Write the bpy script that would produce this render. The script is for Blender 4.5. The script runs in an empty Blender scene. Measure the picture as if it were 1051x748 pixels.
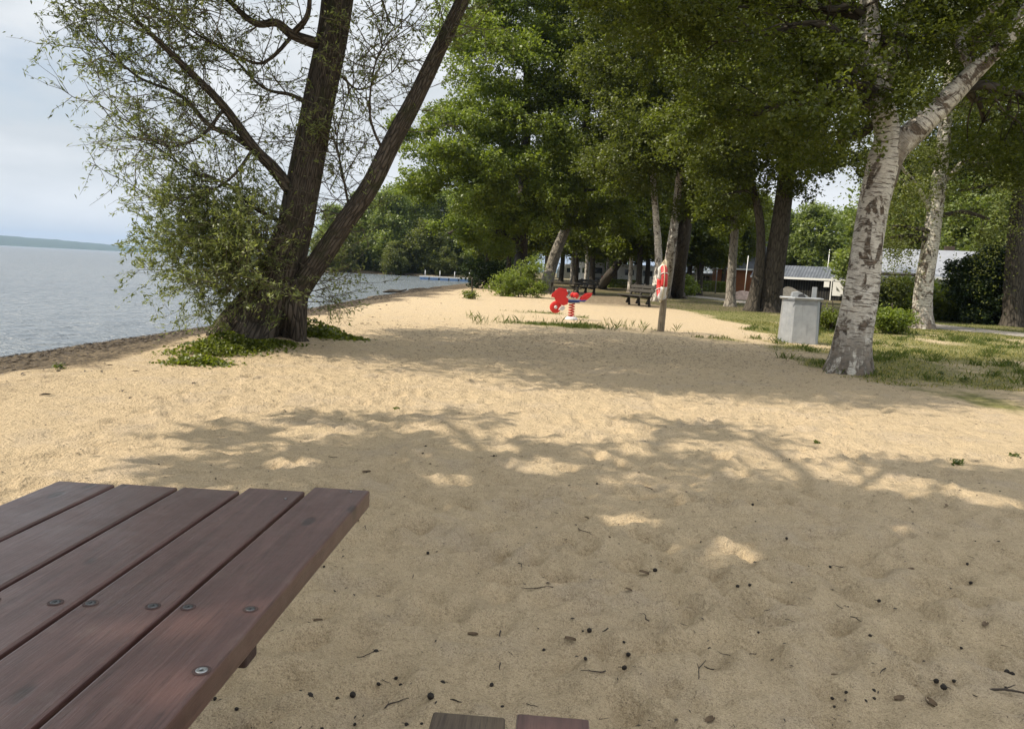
import bpy, math, random
import numpy as np
from mathutils import Vector, Matrix

random.seed(11)
RNG = np.random.default_rng(11)
SC = bpy.context.scene
COL = SC.collection
PI = math.pi

# ------------------------------------------------------------------ camera maths
PW, PH, FPX = 1051, 748, 780.0
CAM = np.array([0.0, 0.0, 1.28])
PITCH, ROLL = math.radians(7.0), math.radians(2.9)
_f = np.array([0, math.cos(PITCH), -math.sin(PITCH)])
_r0 = np.array([1.0, 0, 0])
_u0 = np.array([0, math.sin(PITCH), math.cos(PITCH)])
_R = math.cos(ROLL) * _r0 + math.sin(ROLL) * _u0
_U = -math.sin(ROLL) * _r0 + math.cos(ROLL) * _u0

def ray(px, py):
    return _f + _R * (px - PW / 2) / FPX - _U * (py - PH / 2) / FPX

def gp(px, py, z=0.0):
    d = ray(px, py)
    return CAM + d * ((z - CAM[2]) / d[2])

def at(px, py, y):
    d = ray(px, py)
    return CAM + d * (y / d[1])

EL, BB = math.radians(48), math.radians(-12)
SUNV = np.array([-math.cos(EL) * math.cos(BB), math.cos(EL) * math.sin(BB), math.sin(EL)])

# ------------------------------------------------------------------ noise
def _hash(ix, iy, iz, seed):
    h = (ix.astype(np.int64) * 374761393 + iy.astype(np.int64) * 668265263 + iz.astype(np.int64) * 2147483647 + seed * 974711) & 0xFFFFFFFF
    h = ((h ^ (h >> 13)) * 1274126177) & 0xFFFFFFFF
    h = ((h ^ (h >> 15)) * 2246822519) & 0xFFFFFFFF
    return ((h ^ (h >> 16)) & 0xFFFFFF) / float(0xFFFFFF)

def vnoise(x, y, z=None, seed=0):
    x = np.asarray(x, float); y = np.asarray(y, float)
    z = np.zeros_like(x) if z is None else np.asarray(z, float)
    ix, iy, iz = np.floor(x), np.floor(y), np.floor(z)
    fx, fy, fz = x - ix, y - iy, z - iz
    fx = fx * fx * (3 - 2 * fx); fy = fy * fy * (3 - 2 * fy); fz = fz * fz * (3 - 2 * fz)
    r = 0
    for a in (0, 1):
        for b in (0, 1):
            for c in (0, 1):
                w = (fx if a else 1 - fx) * (fy if b else 1 - fy) * (fz if c else 1 - fz)
                r = r + w * _hash(ix + a, iy + b, iz + c, seed)
    return r * 2 - 1

def fbm(x, y, oct=4, seed=0):
    r = 0; a = 1.0; s = 1.0
    for o in range(oct):
        r = r + a * vnoise(x * s + 13.7 * o, y * s - 7.1 * o, None, seed + o)
        a *= 0.5; s *= 2.03
    return r / 1.9

def smooth(e0, e1, x):
    t = np.clip((x - e0) / (e1 - e0), 0, 1)
    return t * t * (3 - 2 * t)

# ------------------------------------------------------------------ mesh helpers
class MB:
    def __init__(self):
        self.V = []; self.F = []; self.n = 0; self.mi = []; self.at = {}
    def add(self, v, f, mi=0, bk=None):
        v = np.asarray(v, float).reshape(-1, 3)
        for q in f:
            self.F.append([int(i) + self.n for i in q]); self.mi.append(mi)
        self.V.append(v); self.at.setdefault('bk', []).append(v if bk is None else np.asarray(bk, float))
        self.n += len(v)
    def box(self, c, size, rot=None, mi=0, taper=1.0):
        hx, hy, hz = size[0] / 2, size[1] / 2, size[2] / 2
        v = np.array([[x * hx * (taper if z > 0 else 1), y * hy * (taper if z > 0 else 1), z * hz] for z in (-1, 1) for y in (-1, 1) for x in (-1, 1)], float)
        if rot is not None: v = v @ np.array(rot).T
        self.add(v + np.array(c, float), [(0, 2, 3, 1), (4, 5, 7, 6), (0, 1, 5, 4), (2, 6, 7, 3), (0, 4, 6, 2), (1, 3, 7, 5)], mi)
    def beam(self, p, q, w, h, up=(0, 0, 1), mi=0):
        p = np.array(p, float); q = np.array(q, float); d = q - p; L = np.linalg.norm(d); d /= L
        up = np.array(up, float); s = np.cross(d, up); s /= np.linalg.norm(s); u = np.cross(s, d)
        self.box((p + q) / 2, (w, L, h), np.stack([s, d, u], 1), mi)
    def tube(self, pts, rad, seg=6, cap=True, rough=0.0, rf=3.0, seed=0, resample=0, mi=0):
        P = np.asarray(pts, float); r = np.asarray(rad, float)
        if resample:
            P, r = spline(P, r, resample)
        n = len(P)
        T = np.gradient(P, axis=0); T /= (np.linalg.norm(T, axis=1)[:, None] + 1e-9)
        ref = np.array([1.0, 0, 0]) if abs(T[0][0]) < 0.9 else np.array([0, 1.0, 0])
        N = ref - T[0] * ref.dot(T[0]); N /= np.linalg.norm(N)
        S = np.concatenate([[0], np.cumsum(np.linalg.norm(np.diff(P, axis=0), axis=1))])
        th = np.arange(seg) * 2 * PI / seg
        vs = []; bk = []
        rb = max(r.mean(), 1e-3)
        for i in range(n):
            N = N - T[i] * N.dot(T[i]); N /= (np.linalg.norm(N) + 1e-9)
            B = np.cross(T[i], N)
            rr = np.full(seg, r[i])
            if rough:
                rr = rr * (1 + rough * vnoise(np.cos(th) * rf + 9, np.sin(th) * rf + 4, np.full(seg, S[i] / max(rb * 6, .05)), seed))
            vs.append(P[i] + (np.cos(th) * rr)[:, None] * N + (np.sin(th) * rr)[:, None] * B)
            bk.append(np.stack([np.cos(th) * rb, np.sin(th) * rb, np.full(seg, S[i])], 1))
        f = []
        for i in range(n - 1):
            for k in range(seg):
                k2 = (k + 1) % seg
                f.append((i * seg + k, i * seg + k2, (i + 1) * seg + k2, (i + 1) * seg + k))
        if cap:
            f.append(tuple(range(seg - 1, -1, -1))); f.append(tuple((n - 1) * seg + k for k in range(seg)))
        self.add(np.concatenate(vs), f, mi, np.concatenate(bk))
    def lathe(self, prof, seg=16, c=(0, 0, 0), rot=None, mi=0):
        th = np.arange(seg) * 2 * PI / seg
        v = np.array([[r * math.cos(t), r * math.sin(t), z] for r, z in prof for t in th])
        if rot is not None: v = v @ np.array(rot).T
        f = []
        for i in range(len(prof) - 1):
            for k in range(seg):
                k2 = (k + 1) % seg
                f.append((i * seg + k, i * seg + k2, (i + 1) * seg + k2, (i + 1) * seg + k))
        f.append(tuple(range(seg - 1, -1, -1))); f.append(tuple((len(prof) - 1) * seg + k for k in range(seg)))
        self.add(v + np.array(c, float), f, mi)
    def prism(self, outline, thick, rot, c, mi=0):
        """2D outline (x,z) thickened along local y"""
        n = len(outline)
        v = [[x, -thick / 2, z] for x, z in outline] + [[x, thick / 2, z] for x, z in outline]
        f = [tuple(range(n)), tuple(range(2 * n - 1, n - 1, -1))] + [(i, i + n, (i + 1) % n + n, (i + 1) % n) for i in range(n)]
        self.add(np.array(v) @ np.array(rot).T + np.array(c, float), f, mi)
    def build(self, name, mats, parent=None, smooth_=False, bevel=0, off=(0, 0, 0), segs=2):
        V = np.concatenate(self.V) - np.array(off, float)
        me = bpy.data.meshes.new(name)
        me.from_pydata(V.tolist(), [], self.F); 
        A = me.attributes.new('bk', 'FLOAT_VECTOR', 'POINT'); A.data.foreach_set('vector', np.concatenate(self.at['bk']).astype(np.float32).ravel())
        for m in (mats if isinstance(mats, (list, tuple)) else [mats]): me.materials.append(m)
        me.polygons.foreach_set('material_index', self.mi)
        if smooth_: me.polygons.foreach_set('use_smooth', [True] * len(me.polygons))
        me.update()
        o = bpy.data.objects.new(name, me); COL.objects.link(o)
        if parent is not None: o.parent = parent
        if bevel:
            b = o.modifiers.new('bv', 'BEVEL'); b.width = bevel; b.segments = segs; b.limit_method = 'ANGLE'
        return o

def spline(P, r, n):
    """catmull-rom through P, n samples per span"""
    P = np.asarray(P, float); r = np.asarray(r, float)
    Q = np.vstack([2 * P[0] - P[1], P, 2 * P[-1] - P[-2]]); out = []; ro = []
    for i in range(1, len(Q) - 2):
        for t in np.arange(n) / n:
            a, b, c, d = Q[i - 1], Q[i], Q[i + 1], Q[i + 2]
            out.append(0.5 * (2 * b + (c - a) * t + (2 * a - 5 * b + 4 * c - d) * t * t + (3 * b - a - 3 * c + d) * t ** 3))
            ro.append(r[i - 1] * (1 - t) + r[i] * t)
    out.append(P[-1]); ro.append(r[-1])
    return np.array(out), np.array(ro)

def np_mesh(name, V, F, mats, parent=None, attrs=None, smooth_=False, off=(0, 0, 0)):
    V = (np.asarray(V) - np.array(off)).astype(np.float32); F = np.asarray(F, np.int32); k = F.shape[1]
    me = bpy.data.meshes.new(name)
    me.vertices.add(len(V)); me.vertices.foreach_set('co', V.ravel())
    me.loops.add(F.size); me.loops.foreach_set('vertex_index', F.ravel())
    me.polygons.add(len(F)); me.polygons.foreach_set('loop_start', np.arange(len(F), dtype=np.int32) * k)
    if smooth_: me.polygons.foreach_set('use_smooth', np.ones(len(F), bool))
    for nm, (dom, arr) in (attrs or {}).items():
        A = me.attributes.new(nm, 'FLOAT', dom); A.data.foreach_set('value', np.asarray(arr, np.float32))
    for m in (mats if isinstance(mats, (list, tuple)) else [mats]): me.materials.append(m)
    me.update(calc_edges=True); me.validate()
    o = bpy.data.objects.new(name, me); COL.objects.link(o)
    if parent is not None: o.parent = parent
    return o

def leaves_mesh(name, C, size, mat, parent=None, aspect=0.55, up=0.5, off=(0, 0, 0), dirs=None, tint=None):
    """one folded diamond per leaf"""
    N = len(C)
    size = np.broadcast_to(np.asarray(size, float), (N,)) * RNG.uniform(.7, 1.3, N)
    nrm = RNG.normal(size=(N, 3)); nrm[:, 2] = np.abs(nrm[:, 2]) * (1 + up) + up * .4
    nrm /= np.linalg.norm(nrm, axis=1)[:, None]
    d = RNG.normal(size=(N, 3)) if dirs is None else dirs + RNG.normal(size=(N, 3)) * .45
    d -= nrm * (d * nrm).sum(1)[:, None]; d /= (np.linalg.norm(d, axis=1)[:, None] + 1e-9)
    s = np.cross(nrm, d)
    L = size[:, None]; W = L * aspect / 2
    fold = nrm * (W * .5)
    V = np.stack([C - d * L * .5, C + s * W + fold - d * L * .06, C + d * L * .5, C - s * W + fold - d * L * .06], 1).reshape(-1, 3)
    F = np.arange(N * 4).reshape(N, 4)
    if tint is None: tint = RNG.uniform(0, 1, N)
    return np_mesh(name, V, F, mat, parent, {'tint': ('FACE', tint)}, off=off)

def tag(o, label=None, cat=None, group=None, kind=None):
    if label: o['label'] = label
    if cat: o['category'] = cat
    if group: o['group'] = group
    if kind: o['kind'] = kind
    return o

def thing(name, label, cat, loc=(0, 0, 0), rz=0, group=None):
    o = bpy.data.objects.new(name, None); COL.objects.link(o)
    o.location = tuple(float(v) for v in loc); o.rotation_euler = (0, 0, rz); o.empty_display_size = .2
    return tag(o, label, cat, group)

def dup(root, loc, rz=0, scale=1.0, label=None, group=None):
    r = root.copy(); COL.objects.link(r); r.location = tuple(float(v) for v in loc); r.rotation_euler = (0, 0, rz)
    r.scale = (scale,) * 3 if not isinstance(scale, tuple) else scale
    if label: r['label'] = label
    if group: r['group'] = group
    for ch in list(root.children):
        c = ch.copy(); COL.objects.link(c); c.parent = r
        for g in ch.children:
            d = g.copy(); COL.objects.link(d); d.parent = c
    return r

def Rz(a):
    c, s = math.cos(a), math.sin(a)
    return np.array([[c, -s, 0], [s, c, 0], [0, 0, 1.0]])
def Rx(a):
    c, s = math.cos(a), math.sin(a)
    return np.array([[1.0, 0, 0], [0, c, -s], [0, s, c]])
def Ry(a):
    c, s = math.cos(a), math.sin(a)
    return np.array([[c, 0, s], [0, 1.0, 0], [-s, 0, c]])

# ------------------------------------------------------------------ material helpers
class NT:
    def __init__(self, name):
        self.m = bpy.data.materials.new(name); self.m.use_nodes = True
        self.t = self.m.node_tree; self.t.nodes.clear()
        self.out = self.t.nodes.new('ShaderNodeOutputMaterial')
    def n(self, typ, **kw):
        nd = self.t.nodes.new(typ)
        for k, v in kw.items():
            if k.startswith('i_'):
                key = k[2:]; key = int(key) if key.isdigit() else key.replace('_', ' ')
                self.set(nd.inputs[key], v)
            else: setattr(nd, k, v)
        return nd
    def set(self, s, v):
        if isinstance(v, bpy.types.NodeSocket): self.t.links.new(v, s)
        elif isinstance(v, bpy.types.Node): self.t.links.new(v.outputs[0], s)
        else:
            if s.type == 'RGBA' and len(v) == 3: v = (*v, 1)
            s.default_value = v
    def coord(self, which='Object', scale=(1, 1, 1)):
        c = self.n('ShaderNodeTexCoord').outputs[which]
        return self.n('ShaderNodeMapping', i_Vector=c, i_Scale=scale).outputs[0]
    def attr(self, name, out='Fac'):
        return self.n('ShaderNodeAttribute', attribute_name=name).outputs[out]
    def noise(self, vec, scale, detail=4, rough=.55, dist=0):
        return self.n('ShaderNodeTexNoise', i_Vector=vec, i_Scale=scale, i_Detail=detail, i_Roughness=rough, i_Distortion=dist).outputs['Fac']
    def ramp(self, fac, stops, interp='LINEAR'):
        r = self.n('ShaderNodeValToRGB', i_Fac=fac); cr = r.color_ramp; cr.interpolation = interp
        while len(cr.elements) < len(stops): cr.elements.new(.5)
        for e, (p, c) in zip(cr.elements, stops):
            e.position = p; e.color = (*c, 1) if len(c) == 3 else c
        return r.outputs[0]
    def f(self, fac, a, b, lo=0., hi=1.):
        return self.n('ShaderNodeMapRange', i_Value=fac, i_1=a, i_2=b, i_3=lo, i_4=hi, interpolation_type='SMOOTHSTEP').outputs[0]
    def math(self, op, a, b=0.):
        nd = self.n('ShaderNodeMath', operation=op); self.set(nd.inputs[0], a); self.set(nd.inputs[1], b); return nd.outputs[0]
    def mix(self, fac, a, b, mode='MIX'):
        nd = self.n('ShaderNodeMixRGB', blend_type=mode); self.set(nd.inputs[0], fac); self.set(nd.inputs[1], a); self.set(nd.inputs[2], b); return nd.outputs[0]
    def bump(self, h, strength=.5, dist=.01, normal=None):
        nd = self.n('ShaderNodeBump', i_Height=h, i_Strength=strength, i_Distance=dist)
        if normal is not None: self.set(nd.inputs['Normal'], normal)
        return nd.outputs[0]
    def pbr(self, col, rough=.7, normal=None, metal=0., spec=.5, **kw):
        p = self.n('ShaderNodeBsdfPrincipled')
        self.set(p.inputs['Base Color'], col); self.set(p.inputs['Roughness'], rough); self.set(p.inputs['Metallic'], metal)
        self.set(p.inputs['Specular IOR Level'], spec)
        if normal is not None: self.set(p.inputs['Normal'], normal)
        self.t.links.new(p.outputs[0], self.out.inputs['Surface']); return self.m

def m_plain(name, col, rough=.6, metal=0., var=.18, scale=8., bump=.0, spec=.4):
    t = NT(name); v = t.coord('Object')
    nz = t.noise(v, scale, 5, .6)
    d = tuple(c * (1 - var) for c in col); l = tuple(min(1, c * (1 + var)) for c in col)
    c = t.ramp(nz, [(.3, d), (.7, l)])
    return t.pbr(c, rough, t.bump(t.noise(v, scale * 6, 4), bump, .01) if bump else None, metal, spec)

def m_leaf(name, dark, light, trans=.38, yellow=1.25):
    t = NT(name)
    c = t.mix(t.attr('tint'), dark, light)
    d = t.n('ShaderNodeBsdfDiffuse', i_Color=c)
    tc = t.mix(1.0, c, (yellow * 1.25, yellow * 1.3, .6), 'MULTIPLY')
    tr = t.n('ShaderNodeBsdfTranslucent', i_Color=tc)
    mx = t.n('ShaderNodeMixShader', i_0=trans); t.set(mx.inputs[1], d); t.set(mx.inputs[2], tr)
    g = t.n('ShaderNodeBsdfGlossy', i_Color=(1, 1, 1, 1), i_Roughness=.55)
    fr = t.n('ShaderNodeFresnel', i_IOR=1.35)
    m2 = t.n('ShaderNodeMixShader'); t.set(m2.inputs[0], t.math('MULTIPLY', fr, .05)); t.set(m2.inputs[1], mx); t.set(m2.inputs[2], g)
    t.t.links.new(m2.outputs[0], t.out.inputs['Surface']); return t.m

def m_bark(name, dark, light, ridge=14., zs=.22, bump=.9, moss=None, rough=.9):
    t = NT(name); b = t.attr('bk', 'Vector')
    v = t.n('ShaderNodeMapping', i_Vector=b, i_Scale=(1, 1, zs)).outputs[0]
    n1 = t.noise(v, ridge, 6, .62, .8); n2 = t.noise(b, 2.3, 4)
    vo = t.n('ShaderNodeTexVoronoi', i_Vector=v, i_Scale=ridge * 1.1, feature='DISTANCE_TO_EDGE').outputs['Distance']
    crack = t.f(vo, 0., .22)
    h = t.math('ADD', n1, t.math('MULTIPLY', crack, .7))
    c = t.ramp(h, [(.35, dark), (1.05, light)])
    c = t.mix(t.f(n2, .35, .7, 0, .55), c, tuple(x * .62 for x in light))
    if moss: c = t.mix(t.f(t.noise(b, 3.1, 5), .5, .68, 0, .75), c, moss)
    return t.pbr(c, rough, t.bump(h, bump, .03), 0, .2)

def m_birch(name):
    t = NT(name); b = t.attr('bk', 'Vector')
    vl = t.n('ShaderNodeMapping', i_Vector=b, i_Scale=(1., 1., 5.5)).outputs[0]
    lent = t.noise(vl, 5.5, 5, .6, .3)
    fine = t.noise(vl, 22., 4, .6)
    big = t.noise(t.n('ShaderNodeMapping', i_Vector=b, i_Scale=(1., 1., .75)).outputs[0], 3.4, 5, .62, .7)
    z = t.n('ShaderNodeSeparateXYZ', i_0=b).outputs['Z']
    base = t.ramp(t.noise(b, 5., 5), [(.3, (.54, .50, .43)), (.7, (.74, .70, .63))])
    base = t.mix(t.f(t.noise(b, 9., 6, .7), .48, .62, 0, .5), base, (.36, .32, .27))
    base = t.mix(t.f(fine, .48, .62, 0, .7), base, (.30, .25, .2))
    m1 = t.f(lent, .525, .61); m2 = t.f(big, .525, .585)
    m2 = t.math('MULTIPLY', m2, t.f(t.noise(vl, 9., 5, .7), .3, .5, .35, 1.))
    low = t.f(z, 1.3, .1, 0, .9)
    low = t.math('MULTIPLY', low, t.f(t.noise(t.n('ShaderNodeMapping', i_Vector=b, i_Scale=(1, 1, .3)).outputs[0], 9., 5, .7), .39, .52))
    m = t.math('MAXIMUM', t.math('MAXIMUM', t.math('MULTIPLY', m1, .85), m2), low)
    dk = t.ramp(t.noise(b, 16., 5), [(.3, (.035, .028, .022)), (.75, (.19, .14, .10))])
    c = t.mix(m, base, dk)
    h = t.math('ADD', t.math('MULTIPLY', m, -.5), t.math('MULTIPLY', fine, .6))
    return t.pbr(c, .75, t.bump(h, .8, .02), 0, .25)

M = {}
M['bark_willow'] = m_bark('bark_willow', (.018, .015, .012), (.115, .094, .074), 24., .16, 1., (.05, .052, .026))
M['bark_dark'] = m_bark('bark_dark', (.018, .015, .012), (.085, .072, .056), 9., .25, .8)
M['bark_grey'] = m_bark('bark_grey', (.07, .062, .052), (.29, .26, .215), 8., .3, .8)  # grey lightened in place of sunlight on the leaning oak trunk
M['birch'] = m_birch('bark_birch')
M['twig'] = m_plain('twig_bark', (.10, .085, .06), .85, 0, .3, 20)
M['leaf_willow'] = m_leaf('leaf_willow', (.115, .138, .052), (.25, .28, .118), .4, 1.1)
M['leaf_birch'] = m_leaf('leaf_birch', (.05, .066, .017), (.135, .155, .038), .45)
M['leaf_oak'] = m_leaf('leaf_oak', (.06, .08, .014), (.165, .19, .035), .45)
M['leaf_dark'] = m_leaf('leaf_dark', (.018, .032, .012), (.045, .066, .022), .22)
M['leaf_bright'] = m_leaf('leaf_bright', (.088, .122, .022), (.215, .26, .058), .42)
M['leaf_droop'] = m_leaf('leaf_droop', (.075, .095, .026), (.17, .185, .06), .4)
M['leaf_far'] = m_leaf('leaf_far', (.085, .12, .036), (.21, .25, .075), .38)
M['leaf_fir'] = m_leaf('leaf_fir', (.02, .045, .026), (.045, .08, .042), .12)
M['grass'] = m_leaf('grass_green', (.05, .075, .02), (.13, .155, .045), .35)
M['grass_dry'] = m_leaf('grass_dry', (.17, .155, .055), (.40, .34, .15), .35)

# ------------------------------------------------------------------ terrain
def shore(y):
    y = np.asarray(y, float)
    return np.interp(y, [-200, 0, 11, 19, 29, 51, 70, 85, 98, 112, 400, 4000], [-9, -7.6, -7.45, -7.1, -7.0, -7.1, -6.3, -5.4, -5.0, -6, -6, -6])
def land_d(x, y):
    w = .35 * fbm(x * .23 + 40, y * .23, 3, 5) + .12 * fbm(x * 1.1, y * 1.1, 2, 9)
    d1 = x - shore(y) + w * np.clip(y / 30, .4, 1.5)
    d2 = np.minimum(y - 124 - (x + 6) * -.06, np.minimum(x + 37, 600 - y)) + 3 * w
    return np.maximum(d1, d2)
WATER = -.35
FOOT = None
def H(x, y):
    x = np.asarray(x, float); y = np.asarray(y, float)
    d = land_d(x, y)
    z = np.where(d < 0, WATER + d * .16, 0)
    prof = WATER + .05 * smooth(0, .25, d) + .30 * smooth(.1, 2.9, d)
    z = np.where(d >= 0, prof, np.maximum(z, -3.0))
    land = smooth(.3, 3., d)
    near = np.exp(-np.maximum(np.hypot(x, y - 4) - 6, 0) / 10.)
    z = z + land * (.035 * fbm(x * .35, y * .35, 3, 1) + (.02 * fbm(x * 1.7, y * 1.7, 3, 2) + .026 * fbm(x * 4.8, y * 4.8, 3, 3) + .012 * fbm(x * 9.5, y * 9.5, 2, 8)) * near + .009 * near * fbm(x * 17, y * 17, 2, 6))
    # mound round the old willow's foot
    r = np.hypot((x + 3.9) / 1.5, (y - 11.3) / 1.2)
    z = z + .16 * np.exp(-r * r * 1.3)
    z = z + np.where(d > 0, smooth(60, 400, y) * 1.2, 0) + np.where(d > 0, smooth(40, 600, x) * 2, 0)
    return z
def H1(x, y): return float(H(np.array([x]), np.array([y]))[0])

def axis(segs):
    out = []
    for a, b, s in segs:
        out.append(np.arange(a, b, s))
    return np.concatenate(out)
def geo(a, b, s0, k):
    o = []; v = a; s = s0
    while v < b: o.append(v); v += s; s *= k
    return np.array(o + [b])
xs = np.concatenate([-geo(9.5, 6500, .4, 1.18)[::-1], axis([(-9.5, -3.2, .1), (-3.2, 3.4, .026), (3.4, 14, .1)]), geo(14, 3500, .3, 1.14)])
ys = np.concatenate([-geo(1.5, 300, .4, 1.3)[::-1], axis([(-1.5, 1.0, .1), (1.0, 5.0, .026), (5.0, 9, .05), (9, 26, .12)]), geo(26, 6500, .25, 1.045)])
GX, GY = np.meshgrid(xs, ys)
Z = H(GX, GY)
# footprints and scuffs in the loose sand
fr = np.random.default_rng(5)
for k in range(1500):
    cx, cy = fr.uniform(-3.2, 4.2), fr.uniform(1.1, 9)
    if fr.uniform() < .35: cx, cy = fr.normal(.8, 1.1), fr.normal(3.2, 1.2)
    a = fr.uniform(0, PI); L = fr.uniform(.06, .14); Wd = fr.uniform(.035, .07); dp = fr.uniform(.010, .032)
    ix0, ix1 = np.searchsorted(xs, [cx - .45, cx + .45]); iy0, iy1 = np.searchsorted(ys, [cy - .45, cy + .45])
    if ix1 <= ix0 or iy1 <= iy0: continue
    X = GX[iy0:iy1, ix0:ix1] - cx; Y = GY[iy0:iy1, ix0:ix1] - cy
    u = (X * math.cos(a) + Y * math.sin(a)) / L; v = (-X * math.sin(a) + Y * math.cos(a)) / Wd
    q = np.sqrt(u * u + v * v)
    Z[iy0:iy1, ix0:ix1] += -dp * (np.exp(-q ** 2) if k % 3 else .8 * np.exp(-q ** 5)) + dp * .45 * np.exp(-((q - 1.5) / .5) ** 2)
ny, nx = Z.shape
idx = np.arange(ny * nx).reshape(ny, nx)
Fq = np.stack([idx[:-1, :-1], idx[:-1, 1:], idx[1:, 1:], idx[1:, :-1]], -1).reshape(-1, 4)
D = land_d(GX, GY)
def grass_w(x, y):
    xg = np.interp(y, [0, 9, 12, 18, 24, 31, 45, 55, 70, 100, 400], [8, 6.4, 5.1, 6.3, 7.0, 6.2, 7.0, 3.5, 1.5, 0, 0])
    n = fbm(x * .55, y * .3, 4, 21)
    g = smooth(-.8, 1.0, x - xg + 2.1 * n)
    dry = np.where(y < 23, .8, 1.0)
    g = g * np.clip(dry + .75 * fbm(x * .9, y * .5, 3, 31), .15, 1)
    bw = lambda cx, cy, rx, ry: np.exp(-(((x - cx) / rx) ** 2 + ((y - cy) / ry) ** 2) ** 2) * np.clip(.62 + 1.25 * fbm(x * 1.1, y * .9, 4, 41), 0, 1)
    g = np.maximum(g, bw(1.3, 18.8, 2.7, 1.1))
    g = np.maximum(g, .7 * bw(5.1, 16.6, 1.3, .6))
    g = np.maximum(g, .9 * bw(.6, 24.2, 1.0, .8)); g = np.maximum(g, .9 * bw(2.25, 22.6, .55, .9))
    g = np.maximum(g, .55 * bw(-6.0, 8.2, .5, .9))
    g = np.maximum(g, smooth(100, 112, y) * smooth(.5, 4, D_of(x, y)))
    return g
def D_of(x, y): return land_d(x, y)
G = grass_w(GX, GY)
_ww = np.interp(GY, [0, 14, 24, 36, 60, 80, 110], [3.6, 3.4, 3.2, 4.6, 5.4, 3.8, 2.8])
WET_AND_DARK = 1 - smooth(.45 * _ww, 1.05 * _ww, D + .26 * _ww * fbm(GX * 1.6, GY * 1.0, 4, 61))
WET_AND_DARK = np.maximum(WET_AND_DARK, .62 * smooth(29, 35, GY + 2 * fbm(GX * .4, GY * .4, 3, 66)) * smooth(.5, 3.5, GX + fbm(GX * .5, GY * .5, 2, 67)))  # also darkens the inland ground towards the park trees
WET_AND_DARK = np.maximum(WET_AND_DARK, .75 * np.clip(fbm(GX * .8, GY * 1.6, 4, 71) * 1.5 - .1, 0, 1) * (1 - smooth(1.4, 3.4, D)))
t = NT('sand_ground')
v = t.coord('Object')
n_big = t.noise(v, .55, 5); n_mid = t.noise(v, 7., 6, .6); n_fine = t.noise(v, 260., 2, .7)
sand = t.ramp(n_mid, [(.25, (.395, .305, .188)), (.75, (.565, .436, .275))])
sand = t.mix(t.f(n_big, .35, .7, 0, .35), sand, (.47, .36, .235))
sand = t.mix(t.f(t.noise(v, 1.9, 5, .65), .48, .68, 0, .5), sand, (.41, .335, .255))
sand = t.mix(t.f(n_fine, .42, .62, 0, .5), sand, (.70, .56, .38))
sand = t.mix(t.f(t.noise(v, 170., 3, .75), .53, .66, 0, .7), sand, (.14, .108, .075))
sand = t.mix(t.f(t.noise(v, 38., 4, .7), .66, .73, 0, .6), sand, (.1, .075, .05))
soil = t.ramp(t.noise(v, 9., 5, .65), [(.3, (.095, .105, .035)), (.6, (.22, .205, .08)), (.8, (.36, .28, .145))])
gm = t.f(t.math('ADD', t.attr('grass'), t.math('MULTIPLY', t.math('SUBTRACT', t.noise(v, 2.6, 5, .7), .5), .9)), .3, .85)
sand = t.mix(t.f(t.noise(v, 24., 4, .7), .52, .7, 0, .22), sand, (.26, .19, .11))
sand = t.mix(t.f(t.noise(v, 62., 3, .75), .55, .7, 0, .5), sand, (.2, .148, .09))
c = t.mix(gm, sand, soil)
wet_and_dark = t.ramp(t.noise(v, 14., 6, .7), [(.35, (.035, .028, .02)), (.5, (.11, .086, .06)), (.66, (.27, .21, .135))])
wm = t.f(t.math('ADD', t.attr('wet_and_dark'), t.math('MULTIPLY', t.math('SUBTRACT', t.noise(v, 5., 5, .7), .5), .8)), .25, .8)
c = t.mix(wm, c, wet_and_dark)
hb = t.math('ADD', t.math('MULTIPLY', n_fine, .12), t.math('ADD', t.math('MULTIPLY', t.noise(v, 42., 5, .65), 1.3), t.math('MULTIPLY', t.noise(v, 11., 6, .62), 2.6)))
m_sand = t.pbr(c, .95, t.bump(hb, .8, .034), 0, .12)
g_o = np_mesh('ground', np.stack([GX, GY, Z], -1).reshape(-1, 3), Fq, m_sand, None, {'grass': ('POINT', G.ravel()), 'wet_and_dark': ('POINT', WET_AND_DARK.ravel())}, True)
tag(g_o, 'pale beach sand running down to the lake with trampled dips', 'ground', kind='structure')
_zi = lambda x, y: float(Z[min(np.searchsorted(ys, y), ny - 1), min(np.searchsorted(xs, x), nx - 1)])

# lake
t = NT('lake_water'); v = t.coord('Object')
va = t.n('ShaderNodeMapping', i_Vector=v, i_Scale=(1., 1.7, 1), i_Rotation=(0, 0, .5)).outputs[0]
h1 = t.noise(va, 1.5, 4, .6, .4); h2 = t.noise(va, 5.5, 3, .6, .3); h3 = t.noise(va, .22, 4, .6)
hh = t.math('ADD', t.math('ADD', h1, t.math('MULTIPLY', h2, .22)), t.math('MULTIPLY', h3, 1.3))
col = t.ramp(t.noise(v, .05, 3), [(.3, (.085, .105, .125)), (.7, (.12, .14, .155))])
m_water = t.pbr(col, .23, t.bump(hh, 1., .45), 0, .5)
wx = np.concatenate([-geo(38, 6500, 6, 1.3)[::-1], np.arange(-37, -3, 1.)]); wy = np.concatenate([np.arange(-60, 130, 2.), geo(130, 6500, 6, 1.3)])
WX, WY = np.meshgrid(wx, wy); i2 = np.arange(WX.size).reshape(WX.shape)
w_o = np_mesh('lake_water', np.stack([WX, WY, np.full_like(WX, WATER)], -1).reshape(-1, 3), np.stack([i2[:-1, :-1], i2[:-1, 1:], i2[1:, 1:], i2[1:, :-1]], -1).reshape(-1, 4), m_water)
tag(w_o, 'grey rippled lake water reaching to the far shore', 'lake', kind='structure')

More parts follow.
